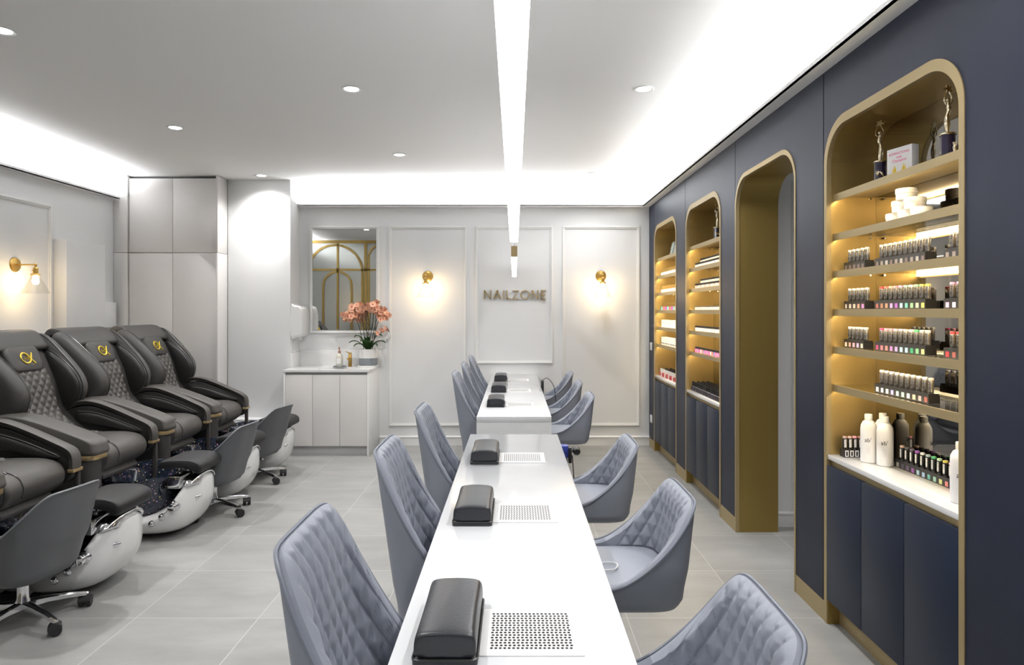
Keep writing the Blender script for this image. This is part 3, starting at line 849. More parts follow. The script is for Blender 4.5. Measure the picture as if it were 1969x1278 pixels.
def pedestal(r, zb, rb=.19):
    MB().lathe([(.06, zb+.002), (.055, zb-.03), (.033, zb-.05), (.030, zb-.12), (.030, .06), (.045, .03), (.05, .012)], 24).build('pedestal', 'chrome', r, smooth=True)
    MB().lathe([(.001, .020), (.05, .018), (rb-.03, .010), (rb, .004), (rb, 0), (.001, 0)], 36).build('base_plate', 'chrome', r, smooth=True)

YC = [1.46, 2.355, 3.24, 5.07, 5.955, 6.86]
tl = ['nearest the camera, left of the near table', 'middle of the near table, left side', 'far end of the near table, left side', 'front of the three left of the far table', 'middle of the three left of the far table', 'against the back wall left of the far table']
c0 = bucket('tub_chair', (-.18, YC[0], 0), 0, 'tall quilted grey tub chair, '+tl[0], 'chair', 'tall quilted chairs on the left of the tables', zt=1.035, zs=.545, zb=.44)
pedestal(c0, .44)
for i in range(1, 6): dup(c0, (-.175, YC[i], 0), 'tall quilted grey tub chair, '+tl[i])
tr_ = ['nearest the camera, right of the near table', 'middle of the near table, right side, white cord on seat', 'far end of the near table, right side', 'front of the three right of the far table', 'middle of the three right of the far table', 'against the back wall right of the far table']
cr0 = bucket('tub_chair', (.305, 1.44, 0), PI, 'low quilted grey tub chair, '+tr_[0], 'chair', 'low quilted chairs on the right of the tables', zt=.87, zs=.60, zb=.525, lean=.03, run=.92, A=.225)
pedestal(cr0, .525)
for i, (x, y, rz) in enumerate(((.345, 2.36, PI), (.325, 3.27, PI), (.335, 5.07, PI), (.335, 5.95, PI), (.335, 6.86, PI))):
    dup(cr0, (x, y, 0), 'low quilted grey tub chair, '+tr_[i+1], rz)
cp = cat_open([(.27, 2.30, .622), (.31, 2.34, .622), (.355, 2.33, .622), (.34, 2.28, .622), (.30, 2.27, .622), (.275, 2.25, .622)], 30)
tag(MB().tube(cp, .0025, 6).build('charging_cord', 'white_plastic', smooth=True), 'thin white cord lying on the middle right chair seat', 'cord')

# ------------------------------------------------------------------ pedicure stools
def five_star(r, zb):
    MB().lathe([(.024, zb+.002), (.024, zb-.012), (.014, zb-.014), (.014, zb-.05)], 20).build('gas_lift', 'chrome', r, smooth=True)
    MB().lathe([(.026, zb-.045), (.026, .125), (.032, .11), (.032, .075), (.02, .07)], 20).build('column', 'chrome', r, smooth=True)
    MB().tube([(0, 0, zb-.010), (.0, .06, zb-.016), (.0, .12, zb-.028)], [.005, .006, .010], 8).build('lever', 'black_plastic', r, smooth=True)
    for k in range(5):
        a = R(18+72*k); c, s = math.cos(a), math.sin(a); LN = .26
        b = MB(); rs = []
        for t, wv, z0, z1 in ((.02, .020, .075, .110), (.10, .016, .078, .104), (.20, .013, .068, .090), (LN, .012, .058, .076), (LN+.012, .007, .060, .072)):
            rs.append([(t, y, z) for y, z in ((-wv, z0), (wv, z0), (wv, z1-.006), (wv*.5, z1), (-wv*.5, z1), (-wv, z1-.006))])
        b.rings(rs); b.xform(Matrix.Rotation(a, 4, 'Z')); b.build('leg', 'chrome', r, smooth=True, angle=R(35))
        b = MB()
        ca = a+R(60)
        for sg_ in (-1, 1):
            b.lathe([(.001, -.011), (.024, -.011), (.027, -.007), (.027, .007), (.024, .011), (.001, .011)], 20, (0, .016*sg_, .027), 'y')
        b.box(-.012, .012, -.008, .008, .027, .055)
        b.prism([(x_, z_) for x_, z_ in [(-.03, .03)]+[(.031*math.cos(R(q_)), .027+.031*math.sin(R(q_))) for q_ in range(170, 20, -15)]+[(.024, .03)]], -.028, .028, 'y')
        b.xform(Matrix.Translation((LN*c, LN*s, 0)) @ Matrix.Rotation(ca, 4, 'Z'))
        b.build('caster', 'rubber', r, smooth=True, angle=R(40))
s0 = bucket('pedicure_stool', (-2.36, 3.22, 0), PI+R(-8), 'grey tub stool on casters, nearest the camera at left', 'stool', 'grey tub stools on casters at the foot spas', A=.22, B=.235, zb=.235, zs=.36, zt=.665, lean=.075, quilt=False, run=1.15, thick=.03, mats=('stool', 'stool', 'stool_pipe'), n=3.4, low=.80)
five_star(s0, .235)
dup(s0, (-2.24, 4.99, 0), 'grey tub stool on casters by the middle foot spas', PI+R(-5))
dup(s0, (-2.29, 5.92, 0), 'grey tub stool on casters nearest the sink cabinet', PI+R(-10))

# ------------------------------------------------------------------ massage chairs
def massage_chair(y, label):
    r = empty('massage_chair', (-3.0, y, 0), label, 'massage chair', group='row of dark grey pedicure massage chairs')
    surf = [(.02, .62), (-.05, .66), (-.12, .72), (-.19, .80), (-.225, .90), (-.255, 1.01), (-.30, 1.11), (-.335, 1.18), (-.38, 1.26), (-.44, 1.33), (-.51, 1.34), (-.555, 1.26), (-.57, 1.10), (-.56, .9), (-.54, .65), (-.46, .45), (-.2, .42), (.0, .5)]
    pl(surf, pillow(-.27, .27, .06, 5, .86), 60).build('backrest', 'mc_grey', r, smooth=True, angle=R(80))
    hc = [(-.335, 1.255), (-.39, 1.32), (-.45, 1.362), (-.525, 1.36), (-.575, 1.28), (-.59, 1.18), (-.57, 1.17), (-.55, 1.24), (-.51, 1.31), (-.45, 1.32), (-.40, 1.27), (-.35, 1.225)]
    pl(hc, pillow(-.300, .300, .05, 5, .93), 72).build('head_cover', 'mc_grey', r, smooth=True, angle=R(80))
    # logo pad: rounded trapezoid lying on the back
    dirv = Vector((-.080, .165)).normalized(); nrm = Vector((dirv.y, -dirv.x))
    def onback(t, off): # t metres along the slope from the point (-.22,1.05)
        return (-.262+dirv.x*t+nrm.x*off, 1.025+dirv.y*t+nrm.y*off)
    pad = rrect(-.165, .165, .06, .245, .055, 6)
    pad = [(u*(1.0-.10*(.245-v)/.18), v) for u, v in pad]
    b = MB(); rs = []
    for k, off in ((1, .005), (1.0, .022), (.96, .034), (.85, .040), (.4, .043)):
        rg = []
        for u, v in pad:
            x, z = onback(.152+(v-.152)*k, off - .012*max(0, (v-.16)/.08)**2*0); rg.append((x, u*k, z))
        rs.append(rg)
    lp = b.rings(rs).build('logo_pad', 'mc_grey', r, smooth=True, angle=R(80))
    # logo: looping alpha ribbon with small lettering
    lg = MB()
    def lpt(u, v, off=.0455): x, z = onback(.150+v, off); return (x, u, z)
    # viewed from the front, +u is the chair's left; the picture reads toward -u -> +u
    al = cat_open([(.062, .038), (.038, -.002), (.012, -.030), (-.022, -.034), (-.046, -.010), (-.046, .018), (-.022, .038), (.010, .030), (.036, -.006), (.060, -.040)], 60)
    wds = [.0035+.0035*abs(math.sin(i/60*PI*2.2)) for i in range(61)]
    lg.tube([lpt(u, v) for u, v in al], wds, 6)
    for i in range(3): lg.tube([lpt(-.024+i*.016, -.010), lpt(-.018+i*.016, .014), lpt(-.012+i*.016, -.010)], .0013, 5)
    for i in range(4): lg.tube([lpt(.022+i*.007, -.046), lpt(.026+i*.007, -.046)], .0012, 4)
    lg.build('gold_logo', 'logo_gold', r, smooth=True)
    # quilted pad
    b = MB(); path = cat_open([(-.295, 1.10), (-.255, 1.01), (-.225, .90), (-.19, .80), (-.12, .72), (-.05, .665), (.04, .645), (.13, .640)], 100)
    nu = 72; vs = []
    L_ = [0]
    for i in range(1, 101): L_.append(L_[-1]+math.hypot(path[i][0]-path[i-1][0], path[i][1]-path[i-1][1]))
    for i in range(101):
        p0, p1 = path[max(0, i-1)], path[min(100, i+1)]
        tx, tz = p1[0]-p0[0], p1[1]-p0[1]; l_ = math.hypot(tx, tz); nx, nz = -tz/l_, tx/l_
        if nx*1+nz*.6 < 0: nx, nz = -nx, -nz
        for j in range(nu+1):
            u = -1+2*j/nu; hw = .175; yy = u*hw
            e = min(1, (1-abs(u))*8, L_[i]/.02+.01, (L_[-1]-L_[i])/.02+.01)
            a, c_ = abs(math.sin(PI*(yy/.066+L_[i]/.078))), abs(math.sin(PI*(yy/.066-L_[i]/.078)))
            d = .014*min(1, e*1.5)+.014*min(a, c_)**.6*min(1, e)
            vs.append((path[i][0]+nx*d, yy, path[i][1]+nz*d))
    fs = [(i*(nu+1)+j, i*(nu+1)+j+1, (i+1)*(nu+1)+j+1, (i+1)*(nu+1)+j) for i in range(100) for j in range(nu)]
    b.add(vs, fs); b.build('quilted_pad', 'mc_light', r, smooth=True, angle=R(80))
    for sgn in (-1, 1):
        wg = [(-.49, 1.24), (-.44, 1.335), (-.36, 1.31), (-.24, 1.20), (-.13, 1.08), (-.075, .98), (-.085, .88), (-.16, .79), (-.29, .755), (-.42, .80), (-.50, .95), (-.52, 1.10)]
        def toe(b):   # the wings curve in toward the sitter's shoulders
            b.v = [(x, sgn*(abs(y)-.035*max(0, (x+.50)/.40)**1.4), z) for x, y, z in b.v]; return b
        ys = [(.290, .93), (.300, .975), (.315, 1), (.345, .985), (.368, .94), (.382, .86), (.389, .72), (.392, .4)]
        toe(pl(wg, [(sgn*a, s) for a, s in ys], 56)).build('side_wing', 'mc_grey', r, smooth=True, angle=R(80))
        ln = [(-.42, 1.19), (-.34, 1.22), (-.21, 1.14), (-.11, 1.03), (-.085, .94), (-.115, .85), (-.20, .79), (-.32, .80), (-.42, .95)]
        toe(pl(ln, [(sgn*a, s) for a, s in ((.300, .97), (.285, 1.0), (.272, .95), (.262, .8), (.257, .4))], 48)).build('wing_cushion', 'mc_dark', r, smooth=True, angle=R(80))
        for pf, yy, kk in ((wg, .302, .985), (ln, .286, 1.0)):
            pc = cat_closed(pf, 56); cx_ = sum(p[0] for p in pc)/56; cz_ = sum(p[1] for p in pc)/56
            toe(MB().tube([(cx_+(x-cx_)*kk, sgn*(yy), cz_+(z-cz_)*kk) for x, z in pc], .006, 6, closed=True)).build('piping', 'mc_pipe', r, smooth=True)
        # arm
        ap = [(-.30, .80), (-.24, .85), (-.14, .868), (0, .845), (.18, .79), (.34, .73), (.42, .69), (.437, .65), (.432, .615), (.38, .612), (.25, .63), (.05, .69), (-.15, .74), (-.27, .75)]
        if sgn < 0:      # big outer pad with a gold ring below its rounded end
            ap = [(-.30, .74), (-.27, .81), (-.16, .858), (0, .845), (.18, .79), (.33, .735), (.42, .695), (.44, .66), (.440, .612), (.34, .612), (.15, .62), (-.05, .66), (-.25, .70)]
            pl(ap, pillow(-.435, -.262, .05, 6, .90), 64).build('armrest', 'mc_light', r, smooth=True, angle=R(80))
            MB().tube([(x, -.262, z) for x, z in cat_open([(-.26, .79), (-.14, .838), (.0, .828), (.18, .775), (.34, .718), (.425, .672)], 20)], .005, 6).build('piping', 'mc_pipe', r, smooth=True)
            px0, px1, pr_, ya, yb = .10, .428, .07, -.432, -.262
            MB().prism(rrect(px0+.025, px1, ya, -.298, .06, 7), 0, .585, 'z').build('arm_post', 'mc_grey', r, smooth=True)
            MB().prism(rrect(px0-.006, px1+.013, ya-.006, yb+.006, pr_, 7), .584, .612, 'z').build('gold_band', 'gold_letter', r, bevel=.003)
        else:            # slim rim over the arm pocket
            top = cat_open([(-.27, .77), (-.22, .81), (-.12, .852), (0, .855), (.14, .81), (.30, .74), (.40, .69), (.428, .64), (.43, .575)], 36)
            rs = []
            for i, (x, z) in enumerate(top):
                q0, q1 = top[max(0, i-1)], top[min(len(top)-1, i+1)]
                tx, tz = q1[0]-q0[0], q1[1]-q0[1]; l_ = math.hypot(tx, tz); nx, nz = tz/l_, -tx/l_
                th = .030*min(1, .4+i*.2)
                rg = [(0, .004), (-.004, 0), (.02, -.006), (.06, -.006), (.082, .004), (.082, th), (.02, th), (.004, th*.9)]
                rs.append([(x+nx*d, .243+yy, z+nz*d) for yy, d in rg])
            MB().rings(rs).build('armrest', 'mc_light', r, smooth=True, angle=R(80))
            MB().box(.398, .436, .240, .328, .556, .576).build('gold_tip', 'gold_letter', r, bevel=.003)
            MB().box(.395, .424, .300, .325, 0, .556).build('arm_post', 'mc_grey', r, bevel=.004)
        ac = [(-.24, .77), (-.10, .82), (.02, .815), (.20, .75), (.37, .68), (.405, .62), (.39, .50), (.15, .47), (-.1, .50), (-.24, .56)]
        pl(ac, pillow(sgn*(.255 if sgn > 0 else .262), sgn*(.32 if sgn > 0 else .40), .012*sgn, 3, .95), 40).build('arm_body', 'mc_dark', r, smooth=True, angle=R(80))
        ls = [(-.12, .785), (.02, .775), (.18, .725), (.345, .655), (.30, .63), (.12, .665), (-.05, .70), (-.12, .73)]
        pl(ls, [(sgn*a, s) for a, s in ((.257, 1), (.244, .97), (.234, .8), (.230, .4))], 40).build('arm_cushion', 'mc_dark', r, smooth=True, angle=R(80))
        MB().tube([(x, sgn*.238, z) for x, z in cat_open([(-.10, .788), (.02, .778), (.18, .728), (.345, .657)], 16)], .004, 6).build('arm_seam', 'mc_light', r, smooth=True)
    # seat and footboard
    st = [(-.10, .61), (.05, .645), (.18, .652), (.29, .648), (.37, .622), (.405, .57), (.395, .51), (.34, .465), (.27, .455), (.15, .50), (-.1, .52)]
    pl(st, pillow(-.228, .228, .03, 4, .90), 56).build('seat', 'mc_light', r, smooth=True, angle=R(80))
    MB().tube([(x, -.12, z) for x, z in cat_open([(.12, .650), (.28, .652), (.373, .624), (.408, .57), (.398, .51)], 16)], .003, 5).build('seat_seam', 'mc_pipe', r)
    MB().prism([(.20, .46), (.34, .405), (.355, .43), (.32, .475)], -.20, .20, 'y').build('leg_flap', 'mc_grey', r, bevel=.01)
    MB().prism([(-.56, 0), (.13, 0), (.13, .50), (-.35, .52), (-.54, .60)], -.24, .24, 'y').build('frame', 'mc_black', r, bevel=.01)
    sd = [(-.56, .0), (.12, .0), (.12, .55), (-.20, .66), (-.45, .72), (-.55, .60)]
    for sgn in (-1, 1): MB().prism(sd, sgn*.244, sgn*.36, 'y').build('side_panel', 'mc_grey', r, bevel=.015)
    # remote buttons on the arm end, as small chrome dots
    b = MB()
    for i in range(4): b.sphere((.30+.02*i, -.436+.001*i, .665-.006*(i % 2)-.002*i), .004, 6, 4)
    b.build('control_buttons', 'chrome', r)
    return r
MY = [3.66, 4.52, 5.36, 6.17]
ml = ['nearest the camera, mostly outside the left edge', 'second from the camera, behind the navy foot bowl', 'third from the camera', 'farthest, in front of the wardrobe']
mc = massage_chair(MY[0], 'dark grey leather massage chair, '+ml[0])
for i in range(1, 4): dup(mc, (-3.0, MY[i], 0), 'dark grey leather massage chair, '+ml[i])

# ------------------------------------------------------------------ foot spas
def foot_spa(y, label):
    r = empty('foot_spa', (-3.0, y, 0), label, 'foot spa', group='white foot spas with navy glitter bowls')
    # white cradle, sections along x
    rs = []
    stn = [(.16, .10, .06, .14), (.19, .17, .03, .16), (.28, .235, .018, .165), (.40, .270, .015, .165), (.52, .282, .015, .165), (.62, .280, .016, .175), (.70, .272, .020, .205), (.76, .258, .032, .265), (.80, .243, .05, .34), (.84, .218, .08, .40), (.875, .172, .135, .405), (.90, .11, .20, .39), (.912, .05, .27, .36)]
    for x, hw, zb, zt in stn:
        ring = []
        for k in range(40):
            a = 2*PI*k/40; c, s = math.cos(a), math.sin(a); e = 2/2.7
            yy = hw*math.copysign(abs(c)**e, c); zz = (zb+zt)/2+(zt-zb)/2*math.copysign(abs(s)**(2/3.2), s)
            low = max(0, (.16-zz)/.16); yy *= 1-.32*low**1.5
            ring.append((x, yy, zz))
        rs.append(ring)
    MB().rings(rs).build('body', 'spa_white', r, smooth=True, sub=1, angle=R(80))
    # bowl
    rs = []; N = 64
    def br(k, z, wav=0, tin=0):
        out = []
        for i in range(N):
            a = 2*PI*i/N; c, s = math.cos(a), math.sin(a)
            out.append((.475+.298*k*math.copysign(abs(c)**.8, c), .286*k*math.copysign(abs(s)**.8, s), z+wav*(.012*math.sin(5*a)+.008*math.sin(3*a+1))))
        return out
    rs = [br(.62, .13), br(.80, .17), br(.90, .24), br(.94, .31), br(.985, .38, 1), br(1.03, .408, 1), br(1.025, .416, 1), br(.97, .404, 1), br(.92, .36, .7), br(.86, .28), br(.74, .20), br(.5, .165), br(.1, .16)]
    MB().rings(rs).build('bowl', 'glitter', r, smooth=True, angle=R(85))
    # chrome saddle at the front top
    b = MB(); rs = []
    for x, hw, zb, zt in ((.845, .221, .10, .414), (.877, .176, .14, .412), (.903, .112, .20, .396)):
        ring = []
        for k in range(25):
            a = R(24+132*k/24); c, s_ = math.cos(a), math.sin(a)
            ring.append((x, hw*math.copysign(abs(c)**(2/2.7), c), (zb+zt)/2+(zt-zb)/2*abs(s_)**(2/3.2)))
        rs.append(ring)
    o = b.rings(rs, False, False, closed=False).build('chrome_saddle', 'chrome', r, smooth=True, angle=R(80))
    md = o.modifiers.new('s', 'SOLIDIFY'); md.thickness = .005; md.offset = 1
    MB().prism([(.70, .34), (.82, .34), (.82, .42), (.745, .42)], -.215, .10, 'y').build('control_housing', 'chrome', r, bevel=.006)
    # foot rest on its bracket
    MB().tube([(.74, -.06, .43), (.75, -.06, .465)], .014, 8).tube([(.74, .06, .43), (.75, .06, .465)], .014, 8).build('bracket', 'chrome', r, smooth=True)
    fp = [(.65, .460), (.655, .497), (.70, .512), (.80, .516), (.875, .510), (.925, .485), (.935, .445), (.915, .425), (.875, .450), (.79, .462), (.70, .458)]
    pl(fp, pillow(-.165, .165, .025, 4, .90), 56)  .build('footrest', 'pad_black', r, smooth=True, angle=R(70))
    # near-side controls
    for k, (x, z, rr) in enumerate(((.665, .130, .019), (.725, .170, .020))):
        yv = -.266+.010*k
        MB().lathe([(rr*.5, -.016), (rr*.7, -.014), (rr, -.006), (rr*1.05, .01)], 20, (x, yv+.0, z), 'y').build('jet', 'chrome', r, smooth=True)
    kn = MB().lathe([(.004, -.05), (.022, -.048), (.027, -.040), (.024, -.018), (.032, -.012), (.034, .01)], 20, (.795, -.232, .235), 'y')
    kn.tube([(.795, -.262, .24), (.74, -.270, .185)], .004, 6)
    kn.build('tap_knob', 'chrome', r, smooth=True)
    b = MB(); b.sphere((0, 0, 0), 1, 16, 8, (.006, .040, .013)); b.xform(Matrix.Translation((.885, -.135, .262)) @ Matrix.Rotation(R(-52), 4, 'Z') @ Matrix.Rotation(R(12), 4, 'X'))
    b.build('badge', 'chrome', r, smooth=True)
    for fx, fy in ((.3, -.10), (.3, .10), (.66, 0)): MB().lathe([(.02, .0), (.02, .04)], 12, (fx, fy, 0)).build('foot', 'rubber', r)
    return r
fl_ = ['nearest the camera, behind the big stool', 'second from the camera, bowl fully in view', 'third, half hidden by the middle stool', 'farthest, beside the sink cabinet']
SY = [3.67, 4.58, 5.42, 6.29]
fs0 = foot_spa(SY[0], 'white foot spa with navy glitter bowl, '+fl_[0])
for i in range(1, 4): dup(fs0, (-3.0, SY[i], 0), 'white foot spa with navy glitter bowl, '+fl_[i])

# ------------------------------------------------------------------ devices by the tables
dv = empty('nail_drill', (.275, 3.90, .0), 'blue and black dust extractor clamped beside the gap between tables', 'device')
MB().lathe([(.030, .0), (.032, .01), (.032, .64), (.028, .65)], 20).build('canister', 'toe_grey', dv, smooth=True)
MB().box(-.035, .035, -.03, .03, .65, .72).build('blue_head', 'blue_plastic', dv, bevel=.006)
MB().box(.036, .055, -.035, .035, .62, .71).build('motor', 'black_plastic', dv, bevel=.004)
MB().lathe([(.016, -.03), (.022, -.02), (.022, .03), (.016, .035)], 16, (.085, 0, .685), 'y').tube([(.05, 0, .685), (.085, 0, .685)], .008, 8).build('nozzle', 'black_plastic', dv, smooth=True)
MB().tube(cat_open([(.06, 0, .66), (.075, -.01, .45), (.10, -.02, .2), (.07, -.03, .01), (.05, -.10, .006)], 24), .003, 6).build('cable', 'black_plastic', dv, smooth=True)
dl = empty('desk_lamp_socket', (.262, 6.35, .0), 'black plug box with looping cable beside the far table', 'plug box')
MB().box(-.012, .012, -.06, .06, .68, .84).build('box', 'black_plastic', dl, bevel=.003)
MB().tube(cat_open([(.0, .0, .84), (.05, 0, .86), (.11, 0, .78), (.13, 0, .64), (.15, 0, .52), (.14, 0, .3), (.13, 0, .02)], 30), .003, 6).build('cable', 'black_plastic', dl, smooth=True)
MB().box(-.008, .008, -.02, .02, 0, .68).build('riser', 'white_plastic', dl)

# ------------------------------------------------------------------ display goods
# gel polish bottle: local origin at base, h .092
def gel_master(name, capcol, label, loc, style):
    r = empty(name, loc, label, 'nail polish')
    MB().lathe([(.0085, 0), (.0095, .002), (.0095, .034), (.0080, .036)], 14).build('bottle', 'black_plastic', r, smooth=True)
    MB().lathe([(.0092, .036), (.0096, .037), (.0096, .083), (.0092, .084)], 16).build('barrel', 'silver_pattern' if style == 'silver' else 'black_plastic', r, smooth=True)
    b = MB(); a0, a1 = PI-.62, PI+.62
    b.rings([[(.0099*math.cos(a0+(a1-a0)*k/6), .0099*math.sin(a0+(a1-a0)*k/6), z) for k in range(7)] for z in (.041, .079)], False, False, closed=False)
    b.build('label_strip', 'label_dark' if style == 'silver' else 'label_light', r, smooth=True)
    MB().lathe([(.0096, .084), (.0096, .091), (.0085, .0925), (.001, .0925)], 14).build('cap', capcol, r, smooth=True)
    return r
gm = {}
def gel(loc, cap, label, group, style='silver', rz=0):
    k = (tuple(cap), style)
    if k not in gm:
        gm[k] = gel_master('gel_polish', colmat(cap), label, loc, style); gm[k]['group'] = group; gm[k].rotation_euler = (0, 0, rz); return gm[k]
    return dup(gm[k], loc, label, rz, group)
def rack(y0, n, x, z, sp, sw, caps, where, group, label, axis='y', style='silver'):
    """black stepped rack with n gel bottles; y0 = far end, going toward the camera"""
    r = empty('polish_rack', (x, y0, z), label, 'rack', group='black polish racks in the near niche')
    Ln = sp*n
    if axis == 'y':
        b = MB(); b.box(-.022, .022, -Ln, 0, 0, .003); b.box(-.022, -.019, -Ln, 0, .003, .037); b.box(.019, .022, -Ln, 0, .003, .030)
        b.box(-.019, .019, -Ln, -Ln+.003, .003, .037); b.box(-.019, .019, -.003, 0, .003, .037)
    else:
        b = MB(); b.box(0, Ln, -.022, .022, 0, .003); b.box(0, Ln, -.022, -.019, .003, .037); b.box(0, Ln, .019, .022, .003, .030)
        b.box(0, .003, -.019, .019, .003, .037); b.box(Ln-.003, Ln, -.019, .019, .003, .037)
    b.build('tray', 'black_plastic', r)
    for i in range(n):
        c = sw[i % len(sw)]
        if axis == 'y': MB().box(-.0228, -.0219, -(i+.5)*sp-.012, -(i+.5)*sp+.006, .004, .023).build('colour_swatch', colmat(c), r)
        else:
            MB().box((i+.5)*sp-.008, (i+.5)*sp+.008, -.0228, -.0219, .004, .033).build('barcode_sticker', 'white_matte', r)
            MB().box((i+.5)*sp-.004, (i+.5)*sp+.004, -.0233, -.0227, .008, .028).build('barcode', 'ink', r)
        p = (x, y0-(i+.5)*sp, z+.0035) if axis == 'y' else (x+(i+.5)*sp, y0, z+.0035)
        gel(p, caps[i % len(caps)], '%s gel polish %s %s' % (ORD[i], 'from the far end of' if axis == 'y' else 'from the left in', where), group, style, 0 if axis == 'y' else PI/2)
W_ = (.82, .80, .78); PK = (.8, .35, .45); SK = (.75, .5, .42); GR = (.1, .5, .2); RD = (.65, .04, .05)
LB = (.35, .6, .75); PU = (.3, .1, .45); YL = (.75, .65, .15); TL = (.15, .45, .4); GY = (.3, .3, .3); OL = (.4, .5, .2); BR = (.28, .08, .07)
SIL = (.72, .70, .68)
x5, xx = 1.585, 1.592
yf = 3.185
z3, z4, z5, z6 = SHZ[2], SHZ[3], SHZ[4], SHZ[5]
rack(yf, 5, x5, z3, .038, [(.12, .09, .09)], [SIL], 'the short rack on the third shelf', 'gel polishes in the short rack, third shelf', 'short black rack of silver polishes on the third shelf')
rack(2.925, 10, xx, z3, .036, [(.12, .09, .09), (.2, .17, .17), (.28, .27, .28)], [SIL], 'the long rack on the third shelf', 'gel polishes in the long rack, third shelf', 'long black rack of silver polishes on the third shelf')
rack(2.455, 5, xx, z3, .037, [(.2, .17, .17)], [SIL], 'the right rack on the third shelf', 'gel polishes in the right rack, third shelf', 'black rack beside the right trim on the third shelf')
rack(yf, 5, x5, z4, .038, [(.35, .3, .3), (.45, .4, .4), (.5, .4, .38), (.5, .25, .2), (.6, .2, .5)], [W_], 'the short rack on the fourth shelf', 'gel polishes in the short rack, fourth shelf', 'short black rack with muted swatches on the fourth shelf')
rack(2.925, 10, xx, z4, .036, [BR, (.3, .15, .1), (.4, .22, .15), (.6, .3, .6), PU, LB, TL, (.25, .45, .25), (.6, .6, .4), YL], [RD, (.6, .2, .15), SK, PK, (.65, .45, .7), (.4, .7, .6), W_, (.3, .6, .4), YL, YL], 'the long rack on the fourth shelf', 'gel polishes in the long rack, fourth shelf', 'long black rack with rainbow swatches on the fourth shelf')
rack(2.455, 5, xx, z4, .037, [(.7, .4, .65), (.7, .55, .7)], [(.75, .35, .6)], 'the right rack on the fourth shelf', 'gel polishes in the right rack, fourth shelf', 'black rack with lilac swatches beside the right trim, fourth shelf')
rack(yf, 5, x5, z5, .036, [SK, (.6, .3, .25), PK, (.5, .35, .6), (.5, .45, .42)], [W_], 'the short rack on the fifth shelf', 'gel polishes in the short rack, fifth shelf', 'short black rack with pink swatches on the fifth shelf')
rack(2.925, 10, xx, z5, .036, [(.35, .04, .15), (.6, .15, .2), (.65, .2, .2), (.5, .2, .5), (.4, .3, .6), LB, LB, (.03, .3, .15), (.2, .5, .25), (.6, .6, .25)], [(.6, .06, .2), PK, PK, (.7, .5, .6), (.7, .6, .75), W_, W_, GR, (.6, .65, .6), W_], 'the long rack on the fifth shelf', 'gel polishes in the long rack, fifth shelf', 'long black rack with pink to green swatches on the fifth shelf')
rack(2.455, 5, xx, z5, .037, [RD, BR, BR], [RD], 'the right rack on the fifth shelf', 'gel polishes in the right rack, fifth shelf', 'black rack with red swatches beside the right trim, fifth shelf')
rack(2.925, 10, xx, z6, .038, [W_, (.5, .55, .75), W_, (.35, .35, .7), (.4, .6, .6), (.4, .65, .55), W_, (.7, .5, .35), (.45, .35, .35), BR], [W_]*9+[SK], 'the rack on the lowest shelf', 'gel polishes in the rack on the lowest shelf', 'black rack of white-capped polishes on the lowest shelf')
rack(3.165, 5, 1.545, CTZ, .0235, [GY], [SK, SK, PK, (.6, .3, .25), PK], 'the small counter rack', 'gel polishes in the small counter rack', 'small black rack facing the camera at the counter far end', axis='x', style='dark')
rack(2.965, 11, 1.703, CTZ, .037, [GY, (.06, .05, .09), (.1, .06, .14), (.25, .08, .35), (.4, .6, .7), (.4, .55, .75), TL, (.35, .6, .5), (.7, .75, .3), (.75, .25, .25), PK], [SK, (.1, .1, .1), (.12, .1, .15), PU, W_, (.4, .5, .5), GR, (.5, .7, .5), YL, PK, PK], 'the long rack on the near counter', 'gel polishes in the long counter rack', 'long black rack of assorted polishes at the back of the near counter', style='dark')
# tall white bottles
wb0 = None
for i, (x, y, t) in enumerate(((1.612, 3.055, 'left of the pair in front'), (1.648, 2.985, 'right of the pair in front'), (1.694, 3.085, 'behind the front pair, mostly hidden'), (1.60, 2.405, 'cut off by the right trim'))):
    lab = 'tall white screw-cap bottle on the near counter, '+t
    if wb0 is None:
        wb0 = empty('lotion_bottle', (x, y, CTZ), lab, 'bottle', group='tall white bottles on the near counter')
        MB().lathe([(.030, 0), (.034, .004), (.034, .150), (.032, .168), (.024, .184), (.015, .190), (.015, .192)], 28).build('body', 'white_matte', wb0, smooth=True)
        MB().lathe([(.0165, .192), (.0165, .214), (.0155, .217), (.001, .217)], 24).build('cap', 'white_plastic', wb0, smooth=True)
        tm = text_mb("ab'", .026, .0002)
        # wrap the lettering round the body on the side facing the room
        for q, (tx, ty, tz) in enumerate(tm.v):
            a = R(238)+tx/.0346; tm.v[q] = ((.0346+tz)*math.cos(a), (.0346+tz)*math.sin(a), .095+ty)
        tm.build('lettering', 'ink', wb0)
        b = MB()
        for q in range(5):
            for a_ in range(6):
                a0 = R(225+a_*5); b.add([(.0343*math.cos(a0+d), .0343*math.sin(a0+d), z_) for d, z_ in ((0, .045+q*.007), (R(5), .045+q*.007), (R(5), .047+q*.007), (0, .047+q*.007))], [(0, 1, 2, 3)])
        b.build('small_print', 'white_shade', wb0)
    else: dup(wb0, (x, y, CTZ), lab)
